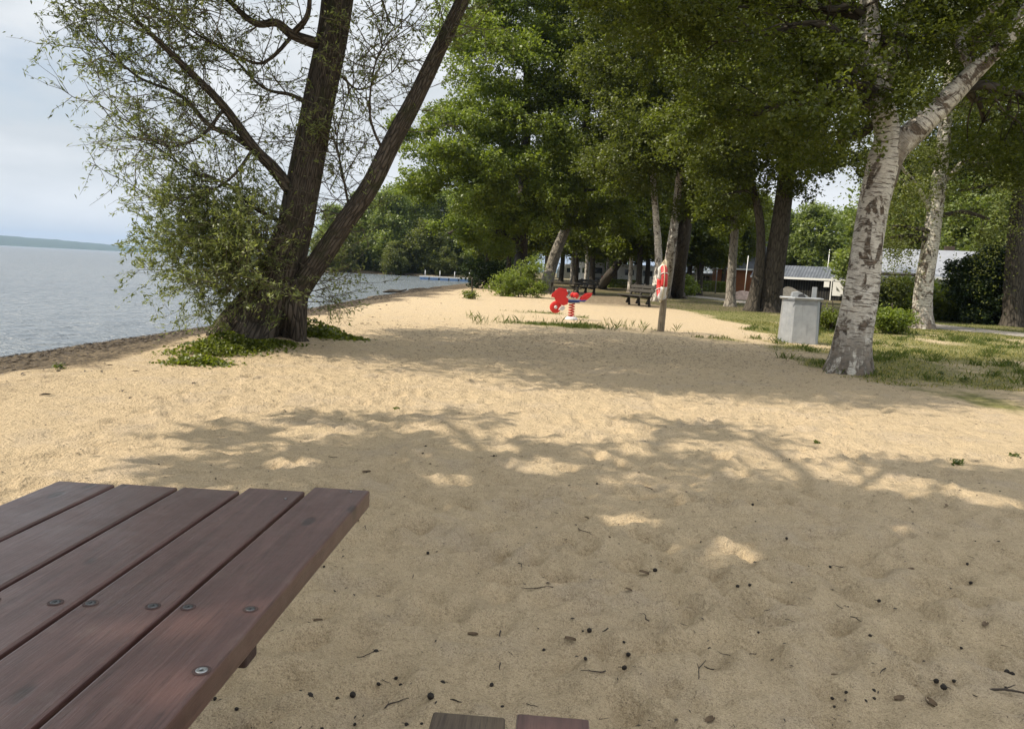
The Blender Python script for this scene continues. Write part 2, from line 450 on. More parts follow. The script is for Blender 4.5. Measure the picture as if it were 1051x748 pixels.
# far hills
az = np.radians(np.linspace(-70, 14, 240)); prof = []
V = []
for k, a in enumerate(az):
    deg = math.degrees(a)
    hgt = np.interp(deg, [-70, -50, -36, -31, -27, -24, -20, 14], [62, 70, 54, 45, 30, 21, 17, 30])
    hgt *= 1 + .06 * float(vnoise(np.array([deg * 2.]), np.array([0.]), None, 3)[0]) + .035 * float(vnoise(np.array([deg * 9.]), np.array([4.]), None, 4)[0])
    for r, hz in ((3900, -2), (3960, hgt * .25), (4300, hgt * .8), (4800, hgt), (5600, -2)):
        V.append((math.sin(a) * r, math.cos(a) * r, hz))
V = np.array(V); n = len(az); F = [(k * 5 + j, k * 5 + j + 1, (k + 1) * 5 + j + 1, (k + 1) * 5 + j) for k in range(n - 1) for j in range(4)]
M['hill'] = m_plain('hill_forest', (.035, .055, .028), .95, 0, .4, .02)
tag(np_mesh('far_hills', V, F, M['hill'], None, None, True), 'low wooded hills along the far lake shore', 'hills', kind='structure')

# path along the back of the beach park
def ribbon(name, pts, w, mat, dz, label, cat):
    P, _ = spline(np.array(pts, float), np.zeros(len(pts)), 14)
    T = np.gradient(P, axis=0); T /= np.linalg.norm(T, axis=1)[:, None]; Nn = np.stack([T[:, 1], -T[:, 0]], 1)
    V = []
    for i, p in enumerate(P):
        for s in np.linspace(-1, 1, 7):
            q = p + Nn[i] * s * w / 2 * (1 + .05 * math.sin(i * 1.3 + s))
            V.append((q[0], q[1], H1(q[0], q[1]) + dz - (.03 if abs(s) == 1 else 0)))
    F = [(i * 7 + j, i * 7 + j + 1, (i + 1) * 7 + j + 1, (i + 1) * 7 + j) for i in range(len(P) - 1) for j in range(6)]
    return tag(np_mesh(name, np.array(V), F, mat, None, None, True), label, cat, kind='structure')
t = NT('path_gravel'); v = t.coord('Object')
c = t.ramp(t.noise(v, 3., 6, .65), [(.3, (.20, .18, .155)), (.7, (.32, .285, .24))])
c = t.mix(t.f(t.noise(v, 60., 3), .5, .7, 0, .5), c, (.13, .12, .11))
M['path'] = t.pbr(c, .9, t.bump(t.noise(v, 50., 4), .4, .01), 0, .2)
ribbon('path', [(12.5, 100), (13.2, 80), (14.2, 62), (15.3, 48), (15.6, 37), (15.9, 29), (17.6, 24.6), (22, 20), (32, 14)], 2.4, M['path'], .035, 'grey gravel path curving behind the beach trees', 'path')
GX = GY = None

# ------------------------------------------------------------------ trees
def to_world(path):
    return np.array(path, float)

def crown_pts(blobs, n, rs, sub=26, spread=.22, flat=.6, leaf=.12):
    vol = np.array([b[3] * b[4] * b[5] for b in blobs]) ** .75; w = vol / vol.sum()
    pts = []; tw = []; subs = []
    for b, wi in zip(blobs, w):
        c = np.array(b[:3], float); r = np.array(b[3:6], float)
        k = max(7, int(sub * (vol[len(subs)] / vol.max()) + .5)) if True else sub
        d = rs.normal(size=(k, 3)); d /= np.linalg.norm(d, axis=1)[:, None]
        d *= (rs.uniform(.35, 1.02, k) ** .6)[:, None]
        sc = c + d * r; subs.append(sc)
        per = 13; m = max(1, int(n * wi) // per); which = rs.integers(0, k, m)
        wsub = rs.uniform(.5, 1.3, k)
        g = rs.normal(size=(m, 3)); rad = np.linalg.norm(g, axis=1)[:, None]
        g = g / rad * np.minimum(rad, 1.9) ** .8
        off = g * (spread * r.mean()) * wsub[which][:, None] * np.array([1.15, 1.15, flat])
        sp = rs.normal(size=(m, 3)) * np.array([1, 1, .5]); sp[:, 2] -= .35; sp /= np.linalg.norm(sp, axis=1)[:, None]
        tl = rs.uniform(-.5, .5, (m, per, 1)) * leaf * rs.uniform(3.5, 6.5, (m, 1, 1))
        p = (sc[which] + off)[:, None, :] + sp[:, None, :] * tl + rs.normal(size=(m, per, 3)) * leaf * .55
        pts.append(p.reshape(-1, 3))
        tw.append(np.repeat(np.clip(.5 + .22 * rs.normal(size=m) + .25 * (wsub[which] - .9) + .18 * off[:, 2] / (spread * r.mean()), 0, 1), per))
    return np.concatenate(pts), np.concatenate(tw), subs

def limb(mb, a, b, r0, r1, rs, seg=6, bow=.12, n=5, mi=0):
    a = np.array(a, float); b = np.array(b, float); L = np.linalg.norm(b - a)
    tt = np.linspace(0, 1, n)[:, None]
    P = a + (b - a) * tt + np.array([0, 0, 1.]) * (np.sin(tt * PI) * L * bow)
    P[1:-1] += rs.normal(size=(n - 2, 3)) * L * .045
    mb.tube(P, np.linspace(r0, r1, n), seg, True, resample=2, mi=mi)
    return P

def tree(name, label, cat, stems, blobs, n, leaf, bark, lmat, seed=1, group=None, sub=26, spread=.27, flat=.85, twigs=True, rough=.12, aspect=.6, droop=0, flare=1.45, base=None, ups=.5, sink=.12, holes=()):
    """stems: list of (points, diameters); blobs: crown ellipsoids in world metres"""
    if leaf >= .1: n = int(n * 1.45); leaf *= 1.3
    rs = np.random.default_rng(seed)
    S = [(to_world(p), np.array(w) / 2) for p, w in stems]
    b0 = np.array(S[0][0][0], float) if base is None else np.array(base, float)
    root = thing(name, label, cat, b0, 0, group)
    mb = MB(); nodes = []
    for k, (P, r) in enumerate(S):
        if k == 0 or np.linalg.norm(P[0] - S[0][0][0]) < 1.0:
            P = P.copy(); P = np.vstack([P[0] - np.array([0, 0, sink]), P]); r = np.concatenate([[r[0] * flare * 1.1], r]); r[1] *= flare
            h = P[1] + (P[2] - P[1]) * min(.5, .55 / max(np.linalg.norm(P[2] - P[1]), .1)); P = np.insert(P, 2, h, 0); r = np.insert(r, 2, r[1] / flare)
        mb.tube(P, r, 14 if r[0] > .1 else 9, True, rough, 2.2, seed * 7 + k, 6)
        Q, rq = spline(P, r, 6); nodes.append((Q, rq))
    B = list(blobs)
    pts, tw, subs = crown_pts(B, n, rs, sub, spread, flat, leaf)
    for hp, hr in holes:
        d_ = pts - hp; tt_ = d_ @ SUNV; keep = np.linalg.norm(d_ - tt_[:, None] * SUNV, axis=1) > hr * (1 + .3 * np.sin(5 * tt_)); pts = pts[keep]; tw = tw[keep]
    if twigs:
        AN = np.concatenate([q for q, _ in nodes]); AR = np.concatenate([r for _, r in nodes])
        for b, sc in zip(B, subs):
            c = np.array(b[:3])
            low = AN[:, 2] < c[2] - .15 * b[5] + .3
            dist = np.linalg.norm(AN - c, axis=1) + np.where(low, 0, 6) + np.where(AN[:, 2] < b0[2] + 1.2, 50, 0)
            j = int(np.argmin(dist)); r0 = min(AR[j] * .55, .05 + .035 * np.linalg.norm(c - AN[j]))
            P = limb(mb, AN[j], c, r0, r0 * .45, rs, mi=1)
            for s in sc[::1]:
                q = P[rs.integers(1, len(P))]
                limb(mb, q, s, min(r0 * .3, .016), .004, rs, 4, .06, 4, 1)
    o = mb.build('trunk', [bark, M['bark_dark']], root, True, off=b0)
    if droop:
        m = rs.uniform(size=len(pts)) < .55
        pts[m, 2] -= rs.exponential(droop, m.sum())
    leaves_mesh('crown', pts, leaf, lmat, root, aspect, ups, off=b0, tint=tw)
    return root

def PB(px, py, y, rx, ry, rz):
    return tuple(at(px, py, y)) + (rx, ry, rz)

def ground_pt(px, py):
    p = gp(px, py); p[2] = H1(p[0], p[1]); return p

# ---- the old willow by the shore
def willow():
    rs = np.random.default_rng(3)
    y0 = 11.2
    base = np.array([-3.65, 11.25, H1(-3.65, 11.25) - .02])
    root = thing('willow_tree', 'old leaning willow with hollow gnarled base, sparse twiggy crown above the shoreline', 'tree', base)
    mb = MB()
    A = lambda px, py, y=y0: at(px, py, y)
    # fat base bulging to the water side, then two stems
    main = [A(266, 372), A(268, 352), A(276, 326), A(284, 296), A(295, 255), A(309, 212), A(322, 150), A(336, 75), A(349, 5, 11.3), A(362, -90, 11.5), A(372, -190, 11.8), A(378, -300, 12.2)]
    mw = np.array([1.25, 1.02, .80, .66, .56, .47, .40, .36, .33, .30, .24, .14]) / 2
    mb.tube(main, mw, 28, True, .20, 2.6, 5, 7)
    bulge = [A(236, 372, 11.2), A(234, 352, 11.25), A(246, 332, 11.25), A(262, 308, 11.25), A(276, 285, 11.25)]
    mb.tube(bulge, np.array([.62, .6, .56, .44, .2]) / 2, 18, True, .3, 3., 8, 6)
    for (p, w) in (([A(300, 362, 11.0), A(302, 338, 11.0), A(303, 312, 11.05), A(308, 296, 11.1), A(330, 264, 11.1), A(352, 232, 11.1), A(377, 196, 11.1), A(400, 150, 11.15), A(428, 98, 11.2), A(452, 48, 11.3), A(480, -12, 11.4), A(512, -90, 11.6), A(540, -180, 12)],
                    [.38, .34, .32, .31, .29, .275, .265, .25, .235, .215, .19, .15, .08]),
                   ([A(292, 250, 11.25), A(302, 200, 11.28), A(316, 130, 11.3), A(327, 70, 11.35), A(338, 0, 11.5), A(340, -110, 11.9), A(330, -220, 12.4)],
                    [.3, .3, .27, .25, .22, .16, .08])):
        mb.tube(p, np.array(w) / 2, 18, True, .14, 2.6, 9, 6)
    # roots
    for k in range(9):
        a = rs.uniform(PI * .9, PI * 2.1); L = rs.uniform(.45, .95)
        c = np.array([base[0] + rs.uniform(-.35, .25), base[1] - .1, base[2] + .32])
        e = c + np.array([math.cos(a) * L, math.sin(a) * L * .7, 0]); e[2] = H1(e[0], e[1]) - .04
        mb.tube([c, (c + e) / 2 + [0, 0, .03], e], [.13, .08, .03], 8, True, .2, 2, k, 4)
    vd = A(290, 340) - CAM; vd /= np.linalg.norm(vd)
    for c_, rx, rz_, dp in ((A(293, 348, 10.62), .13, .22, .42), (A(262, 330, 10.7), .12, .10, .16), (A(278, 318, 10.75), .09, .16, .10)):
        for V in mb.V:
            d_ = V - c_; lat = d_ - (d_ @ vd)[:, None] * vd
            w_ = np.exp(-(np.hypot(lat[:, 0], lat[:, 1]) / rx) ** 2 - (lat[:, 2] / rz_) ** 2) * (np.abs(d_ @ vd) < .45)
            V += vd * (w_ * dp)[:, None]
    limbs = []
    def L(pts, w0, w1, dep=None):
        pts = [A(*p) for p in pts]; r = np.linspace(w0, w1, len(pts)) / 2
        mb.tube(pts, r, 9, True, .1, 2, len(limbs), 6)
        Q, rq = spline(np.array(pts), r, 5); limbs.append((Q, rq)); return Q
    L([(298, 195, 11.2), (280, 172, 11), (262, 154, 10.8), (230, 110, 10.5), (195, 74, 10.2), (160, 40, 10), (128, 10, 9.9)], .2, .035)
    L([(264, 157, 10.8), (240, 140, 10.9), (214, 128, 11.1), (185, 98, 11.3), (140, 78, 11.5), (100, 40, 11.6)], .1, .02)
    L([(328, 46, 11.3), (300, 36, 11.1), (284, 24, 11), (262, 24, 10.9), (236, 2, 10.8), (200, -40, 10.7)], .17, .04)
    L([(300, 36, 11.1), (316, 14, 11), (318, -30, 10.9)], .1, .04)
    L([(300, 37, 11.1), (278, 60, 11), (258, 64, 10.8), (210, 40, 10.6), (180, 20, 10.5)], .06, .015)
    L([(320, 110, 11.3), (300, 98, 11.5), (270, 90, 11.7), (240, 60, 11.9), (215, 40, 12)], .07, .015)
    L([(294, 230, 11.2), (262, 214, 11), (235, 190, 10.7), (196, 176, 10.5), (160, 150, 10.4)], .07, .015)
    L([(230, 112, 10.5), (206, 140, 10.4), (170, 150, 10.3), (136, 128, 10.3)], .05, .012)
    L([(262, 150, 10.8), (240, 180, 10.6), (215, 196, 10.5), (178, 206, 10.4)], .05, .012)
    L([(395, 160, 11.15), (380, 120, 11), (384, 70, 10.9), (398, 35, 10.9)], .045, .012)
    L([(360, 222, 11.1), (352, 180, 11.1), (346, 140, 11.1), (360, 90, 11.1)], .04, .01)
    L([(440, 70, 11.25), (455, 44, 11.1), (470, 20, 11)], .03, .01)
    L([(352, 0, 11.3), (385, -10, 11.2), (400, 22, 11.1), (412, 30, 11.0)], .04, .01)
    L([(330, 60, 11.3), (352, 80, 11.5), (372, 92, 11.7), (410, 70, 11.9)], .05, .01)
    tb = MB(); LP = []; LD = []
    def shoot(p, d, Ln, r, lvl, leafy):
        n = 5 if lvl == 0 else 4
        P = [p]; dd = d / np.linalg.norm(d)
        for i in range(n - 1):
            dd = dd + rs.normal(size=3) * .22 + np.array([0, 0, -.05 if lvl else .06]); dd /= np.linalg.norm(dd)
            P.append(P[-1] + dd * Ln / (n - 1))
        P = np.array(P); tb.tube(P, np.linspace(r, r * .35, n), 3 if lvl else 4, False)
        if lvl < 1:
            for k in range(rs.integers(5, 9)):
                u = rs.uniform(.2, 1); i = min(int(u * (n - 1)), n - 2); q = P[i] + (P[i + 1] - P[i]) * (u * (n - 1) - i)
                e = (P[i + 1] - P[i]); e = e / np.linalg.norm(e) + rs.normal(size=3) * .75
                shoot(q, e, Ln * rs.uniform(.3, .6), r * .5, lvl + 1, leafy)
        m = rs.poisson(leafy * (1 if lvl else .5))
        for k in range(m):
            u = rs.uniform(.25, 1.05); i = min(int(u * (n - 1)), n - 2); q = P[i] + (P[i + 1] - P[i]) * (u * (n - 1) - i)
            LP.append(q + rs.normal(size=3) * .022); e = P[i + 1] - P[i]; LD.append(e / np.linalg.norm(e))
    for li, (Q, rq) in enumerate(limbs):
        n = len(Q); ln = np.linalg.norm(Q[-1] - Q[0])
        for k in range(int(ln * 9) + 3):
            i = rs.integers(n // 4, n); d = (Q[min(i + 1, n - 1)] - Q[max(i - 1, 0)]); d /= np.linalg.norm(d) + 1e-9
            d = d * .7 + rs.normal(size=3) * .6 + np.array([-.25 if li < 9 else .0, -.1, .18])
            tip = i / n
            shoot(Q[i], d, rs.uniform(.45, 1.15), .009, 0, 3.0 + 10. * tip ** 2 if li < 3 else 3. + 6 * tip)
    # denser leafy tips at the upper water side
    for k in range(85):
        p = A(rs.uniform(85, 250), rs.uniform(-60, 75), rs.uniform(9.6, 12.4))
        shoot(p, np.array([rs.normal(-.5, .5), rs.normal(0, .5), rs.normal(.2, .4)]), rs.uniform(.5, 1.), .008, 0, 11)
    for k in range(36):
        p = A(rs.uniform(120, 215), rs.uniform(70, 170), rs.uniform(9.8, 12.))
        shoot(p, np.array([rs.normal(-.6, .4), rs.normal(0, .5), rs.normal(.0, .4)]), rs.uniform(.4, .8), .007, 0, 6)
    # bushy shoots round the lower trunk
    for k in range(105):
        s = A(rs.uniform(262, 305), rs.uniform(215, 310), rs.uniform(10.6, 11.5))
        a = rs.uniform(PI * .62, PI * 1.5); d = np.array([math.cos(a), math.sin(a) * .8, rs.uniform(-.15, .55)])
        shoot(s, d, rs.uniform(.7, 1.7), .006, 0, 19)
    for k in range(95):
        s = A(rs.uniform(190, 262), rs.uniform(215, 312), rs.uniform(10.2, 11.3))
        shoot(s, np.array([rs.normal(-.45, .5), rs.normal(-.2, .5), rs.normal(.25, .4)]), rs.uniform(.5, 1.), .005, 0, 22)
    for k in range(16):
        s = A(rs.uniform(306, 325), rs.uniform(262, 310), 11.0)
        shoot(s, np.array([.8, rs.normal(0, .4), rs.uniform(-.5, .3)]), rs.uniform(.6, 1.15), .007, 0, 6)
    for k in range(40):
        s = A(rs.uniform(300, 340), rs.uniform(60, 240), 11.3)
        shoot(s, np.array([rs.choice([-1, 1]) * .8, rs.normal(0, .5), rs.uniform(-.2, .7)]), rs.uniform(.5, 1.2), .008, 0, 2.5)
    for k in range(30):
        u = rs.uniform(.1, .9); s = A(340 + 130 * u, 245 - 225 * u, 11.1)
        shoot(s, np.array([rs.choice([-1, -.6, .5]), rs.normal(0, .5), rs.uniform(-.1, .8)]), rs.uniform(.4, 1.2), .007, 0, 2.5)
    mb.build('trunk', M['bark_willow'], root, True, off=base)
    tb.build('twigs', M['twig'], root, False, off=base)
    # crown high above
    hi = [(-3.6, 9.6, 7.6, 2.6, 2.2, 1.5), (-5.6, 9.4, 7.4, 2.2, 2.0, 1.3), (-2.2, 10.4, 8.6, 2.6, 2.4, 1.6), (-3.2, 8.2, 9.0, 2.2, 1.7, 1.3), (-1.4, 9.6, 7.6, 1.8, 1.9, 1.2), (-4.4, 11.4, 9.4, 2.4, 2.2, 1.6), (-6.6, 11.4, 6.7, 1.6, 1.8, 1.0), (-2.6, 12.6, 8.2, 2.2, 2., 1.4), (-4.6, 13.6, 8.2, 2.2, 2.2, 1.3), (-7.4, 11.4, 7.2, 1.7, 2., 1.0), (-7.2, 13.6, 8.0, 1.8, 1.8, 1.2), (-5.4, 15.4, 8.8, 1.8, 1.8, 1.1), (-5.0, 8.0, 7.8, 1.5, 1.2, .9)]
    pts, tw, subs = crown_pts(hi, 66000, rs, 30, .22, .7, .2)
    hb = MB()
    tops = np.array([main[-1], main[-2], main[-3], A(512, -90, 11.6), A(330, -220, 12.4), A(340, -110, 11.9)])
    for b, sc in zip(hi, subs):
        c = np.array(b[:3]); j = int(np.argmin(np.linalg.norm(tops - c, axis=1)))
        P = limb(hb, tops[j], c, .06, .03, rs)
        for s in sc: limb(hb, P[rs.integers(1, len(P))], s, .02, .005, rs, 4, .06, 4)
    hb.build('upper_limbs', M['bark_willow'], root, True, off=base)
    C = np.concatenate([np.array(LP), pts]); n1 = len(LP)
    dirs = np.concatenate([np.array(LD), rs.normal(size=(len(pts), 3))])
    size = np.concatenate([np.full(n1, .072), np.full(len(pts), .21)])
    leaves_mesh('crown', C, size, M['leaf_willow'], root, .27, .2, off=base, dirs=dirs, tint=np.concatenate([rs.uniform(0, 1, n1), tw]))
    print('willow leaves', n1)
    return root
willow()

# ---- big birch
def P3(l): return [tuple(at(*p)) for p in l]
yb = 11.5
bb = np.array([5.13, 11.5, H1(5.13, 11.5)])
b_root = tree('birch_tree', 'big forked birch with white and black flaking bark beside the metal bin', 'tree',
     [(np.vstack([bb[None], P3([(876, 345, yb), (886, 290, yb), (897, 215, yb), (908, 165, yb), (911, 135, yb), (900, 85, 11.6), (893, 30, 11.7), (890, -60, 12), (885, -200, 12.4), (880, -330, 12.8)])]),
       [.54, .49, .44, .42, .47, .36, .32, .29, .24, .18, .1]),
      (P3([(906, 190, yb), (918, 155, 11.45), (940, 133, 11.4), (968, 106, 11.35), (1006, 67, 11.3), (1030, 44, 11.3), (1056, 10, 11.2), (1100, -60, 11.2), (1150, -160, 11.2)]),
       [.3, .37, .34, .30, .25, .22, .20, .17, .1]),
      (P3([(903, 95, 11.6), (915, 50, 11.8), (934, 10, 12), (950, -60, 12.2), (975, -170, 12.6)]), [.3, .3, .28, .24, .1]),
      (P3([(1000, 72, 11.3), (984, 40, 11.6), (1005, 20, 11.8), (1034, -8, 12.), (1060, -60, 12.2)]), [.16, .15, .13, .12, .08]),
      (bb + np.array([[-.40, -.2, -.05], [-.22, -.12, .12], [-.05, 0, .5], [.0, .05, .9]]), [.08, .17, .26, .24]),
      (bb + np.array([[.27, -.18, -.05], [.16, -.1, .15], [.05, 0, .5], [.0, .05, .9]]), [.08, .16, .24, .22]),
      ],
     [PB(890, 60, 12.6, 1.5, 1.3, 1.0), PB(875, 75, 11.0, 1.0, .7, .55), PB(925, 45, 11.0, .8, .6, .5), PB(1005, 35, 11.0, .7, .6, .35), PB(840, 95, 11.0, 1.4, 1.4, .95), PB(780, 40, 11.4, 1.7, 1.6, 1.1), PB(950, 30, 12.7, 1.2, 1.1, .9), PB(850, 10, 11.4, 1.6, 1.6, 1.0),
      PB(1010, 125, 12.6, 1.2, 1.2, .8), PB(1046, 30, 13.2, 1.2, 1.2, 1.1), PB(700, 20, 12.2, 1.5, 1.5, .9), PB(645, -5, 12.8, 1.1, 1.2, .7), PB(770, 120, 12.0, 1.0, 1.2, .55),
      PB(1075, 120, 12.2, 1.2, 1.2, 1.0), PB(860, 150, 12.4, .7, .9, .5),
      PB(890, -90, 12, 2.6, 2.4, 1.7), PB(740, -110, 12, 2.4, 2.4, 1.5), PB(1050, -110, 12, 2.4, 2.4, 1.7), PB(960, -230, 12.4, 2.6, 2.4, 1.8), PB(840, -260, 12.6, 2.4, 2.4, 1.7), PB(650, -110, 13, 1.6, 1.8, 1.0), PB(1130, -20, 11.8, 1.8, 1.8, 1.4)],
     165000, .062, M['birch'], M['leaf_birch'], 4, sub=34, spread=.26, flat=.75, rough=.16, aspect=.7, flare=1.25, base=bb)

# ---- second birch with hanging twigs, by the path
g = ground_pt(945, 337)
tree('birch_tree', 'slender white birch with hanging yellow green twigs at the edge of the path', 'tree',
     [(np.vstack([g[None], P3([(949, 290, 26.8), (957, 230, 26.8), (964, 180, 26.8), (972, 110, 26.8), (978, 20, 27), (980, -80, 27.2)])]), [.66, .6, .52, .46, .38, .26, .12]),
      (P3([(958, 222, 26.8), (940, 190, 26.6), (915, 160, 26.4)]), [.2, .16, .08]), (P3([(962, 195, 26.8), (990, 165, 26.6), (1020, 140, 26.4)]), [.2, .16, .08])],
     [PB(960, 165, 26.2, 2.0, 2, 1.2), PB(1005, 170, 25.6, 1.7, 1.6, 1.0), PB(925, 185, 26, 1.4, 1.5, .9), PB(985, 110, 26.8, 2.6, 2.6, 1.8), PB(930, 110, 27, 2.2, 2.2, 1.4), PB(1030, 120, 26.6, 2.0, 2.0, 1.3), PB(970, 30, 27, 2.8, 2.8, 2.2), PB(975, -60, 27, 2.2, 2.2, 1.8), PB(915, 235, 26.6, 1.0, 1.0, .9), PB(905, 250, 27, .9, .9, .7), PB(935, 250, 28, .8, .8, .6), PB(1015, 225, 26.6, 1.2, 1.1, .7)],
     62000, .085, M['birch'], M['leaf_droop'], 6, droop=.75, spread=.2, flat=.7, aspect=.6)
# ---- dark tree at the dark shrubs
g = ground_pt(1038, 335)
tree('shade_tree', 'dark straight trunk rising out of the dark evergreen shrubs beside the path', 'tree',
     [(np.vstack([g[None], P3([(1040, 290, 32.6), (1044, 230, 32.6), (1052, 160, 32.6), (1060, 80, 32.7), (1066, 0, 33)])]), [.78, .72, .66, .58, .44, .2]),
      (P3([(1048, 196, 32.6), (1020, 190, 32), (985, 196, 31.5)]), [.24, .18, .08])],
     [PB(1040, 130, 31.5, 3.2, 3, 2.0), PB(1000, 160, 31.5, 2.2, 2, 1.2), PB(1075, 60, 32, 4, 4, 3), PB(1010, 60, 33, 3.4, 3.2, 2.4), PB(1050, -20, 33, 4, 4, 2.6), PB(1090, 160, 32, 2.4, 2.4, 1.5)],
     42000, .12, M['bark_dark'], M['leaf_dark'], 7)
# ---- thick dark double trunk near the shed
g = ground_pt(789, 320)
tree('shade_tree', 'thick dark double trunk with patchy bark standing before the black shed', 'tree',
     [(np.vstack([g[None], P3([(793, 285, 35.2), (799, 245, 35.2), (806, 190, 35.2), (812, 130, 35.3), (816, 60, 35.5), (818, -30, 36)])]), [1.0, .95, .88, .76, .6, .44, .2]),
      (P3([(772, 318, 35.1), (778, 285, 35.1), (781, 255, 35.1), (778, 215, 35.0), (766, 170, 35.0), (750, 110, 35)]), [.52, .48, .42, .35, .28, .12])],
     [PB(800, 120, 34, 3.6, 3.2, 2.2), PB(760, 150, 34, 2.8, 2.6, 1.7), PB(842, 130, 34.4, 2.6, 2.6, 1.6), PB(815, 180, 34.2, 1.8, 1.8, .9), PB(770, 60, 35, 3.6, 3.4, 2.4), PB(840, 50, 35, 3.6, 3.4, 2.4), PB(800, -20, 35.5, 4, 4, 2.6), PB(745, 200, 34.5, 1.5, 1.5, .9), PB(868, 170, 35, 1.3, 1.3, .8)],
     70000, .12, M['bark_dark'], M['leaf_birch'], 8)
# ---- slim grey trunk left of it
g = ground_pt(749, 315)
tree('shade_tree', 'slim straight grey trunk standing between the lamp post and the double trunk', 'tree',
     [(np.vstack([g[None], P3([(751, 280, 39.5), (754, 235, 39.5), (757, 180, 39.5), (758, 110, 39.6), (760, 20, 40)])]), [.48, .44, .4, .34, .25, .1])],
     [PB(750, 185, 39, 2.4, 2.4, 1.5), PB(730, 130, 39, 2.8, 2.6, 1.8), PB(765, 70, 40, 3, 3, 2.2), PB(740, 10, 40, 3, 3, 2.2), PB(742, 225, 39, 1.3, 1.3, .7)],
     34000, .12, M['bark_grey'], M['leaf_oak'], 9)
# ---- three trunks behind the lifebuoy
g = ground_pt(672, 309)
tree('birch_tree', 'straight white birch trunk just behind the lifebuoy', 'tree',
     [(np.vstack([g[None], P3([(676, 270, 44), (674, 230, 44), (671, 190, 44), (668, 130, 44), (664, 50, 44)])]), [.5, .42, .38, .32, .24, .1])],
     [PB(665, 130, 43, 2.8, 2.6, 1.8), PB(640, 170, 43, 2.4, 2.4, 1.4), PB(660, 60, 44, 3.4, 3.2, 2.4), PB(650, -10, 44, 3.4, 3.2, 2.4), PB(690, 150, 42, 2.2, 2.2, 1.3)],
     42000, .12, M['birch'], M['leaf_birch'], 10)
g = ground_pt(682, 306)
tree('birch_tree', 'grey leaning birch close against the dark trunk behind the lifebuoy', 'tree',
     [(np.vstack([g[None], P3([(688, 262, 46), (694, 215, 46), (698, 170, 46), (699, 120, 46), (694, 40, 46.3), (690, -40, 46.5)])]), [.72, .56, .5, .44, .36, .24, .1])],
     [PB(700, 110, 45, 3.2, 3, 2), PB(715, 50, 46, 3.4, 3.2, 2.4), PB(680, 20, 46, 3.2, 3, 2.2), PB(700, -60, 46.5, 4, 4, 2.6), PB(718, 170, 45, 2., 2., 1.1)],
     42000, .12, M['birch'], M['leaf_oak'], 11)
g = ground_pt(693, 306)
tree('shade_tree', 'dark leaning trunk beside the grey birch behind the lifebuoy post', 'tree',
     [(np.vstack([g[None], P3([(700, 255, 46.5), (708, 205, 46.5), (718, 150, 46.6), (730, 70, 47), (738, -20, 47.4)])]), [1.0, .84, .74, .6, .4, .14])],
     [PB(722, 150, 45.5, 3.0, 3.0, 1.9), PB(740, 90, 46.5, 3.6, 3.4, 2.3), PB(730, 20, 47, 3.6, 3.4, 2.4), PB(712, 205, 45.5, 2.0, 2.0, 1.0)],
     36000, .12, M['bark_dark'], M['leaf_birch'], 12)

# ---- the two big oaks in the middle
g = ground_pt(560, 299)
tree('oak_tree', 'spreading oak with a sunlit grey trunk leaning towards the lifebuoy', 'tree',
     [(np.vstack([g[None], P3([(564, 280, 55.6), (571, 258, 55.6), (581, 235, 55.6), (592, 205, 55.6), (600, 140, 55.8), (606, 60, 56), (608, -30, 56.5)])]), [.86, .8, .74, .68, .6, .48, .36, .14])],
     [PB(600, 130, 53, 4.6, 4.4, 3.0), PB(630, 70, 54, 4.6, 4.4, 3.2), PB(606, 10, 55, 5, 5, 3.6), PB(610, 195, 53, 3.8, 3.6, 2.0), PB(570, 215, 52, 3.2, 3, 1.5), PB(640, 160, 53, 3.2, 3, 2), PB(585, 90, 53, 3.4, 3.2, 2.2), PB(600, -70, 56, 5, 5, 3.4), PB(620, 232, 54, 2.4, 2.4, 1.0)],
     85000, .15, M['bark_grey'], M['leaf_oak'], 13, sub=36, spread=.215, flat=.66)
g = ground_pt(534, 300)
tree('oak_tree', 'tall oak with bright sunlit crown spreading out over the water edge', 'tree',
     [(np.vstack([g[None], P3([(535, 270, 54), (536, 235, 54), (538, 190, 54), (540, 130, 54.2), (541, 50, 54.5), (540, -40, 55)])]), [1.05, .9, .84, .76, .6, .4, .14]),
      (P3([(537, 215, 54), (510, 195, 53), (480, 180, 52), (450, 165, 51)]), [.42, .34, .24, .1]),
      (P3([(538, 180, 54), (515, 140, 53), (490, 115, 52), (470, 90, 51.5)]), [.4, .32, .22, .08])],
     [PB(505, 70, 52, 4.0, 4, 2.6), PB(480, 125, 50, 3.6, 3.4, 1.7), PB(445, 165, 49, 3.2, 3.2, 1.3), PB(500, 165, 49, 3.4, 3.2, 1.3), PB(535, 120, 51, 3.6, 3.4, 2.2), PB(530, 10, 54, 4.2, 4, 3), PB(470, 195, 50, 3.4, 3.2, 1.5), PB(530, 205, 51, 3.6, 3.4, 1.8),
      PB(430, 190, 50, 1.6, 1.6, .9), PB(500, 235, 52, 2.8, 2.6, 1.4), PB(425, 130, 50, 1.8, 1.8, 1.0), PB(560, 60, 53, 3.2, 3, 2.2), PB(490, 15, 53, 3, 3, 2.0), PB(540, -70, 55, 4, 4, 2.6), PB(550, 170, 51, 3, 3, 1.6), PB(460, 240, 53, 2.0, 2., 1.1)],
     95000, .15, M['bark_dark'], M['leaf_bright'], 14, sub=36, spread=.215, flat=.66)

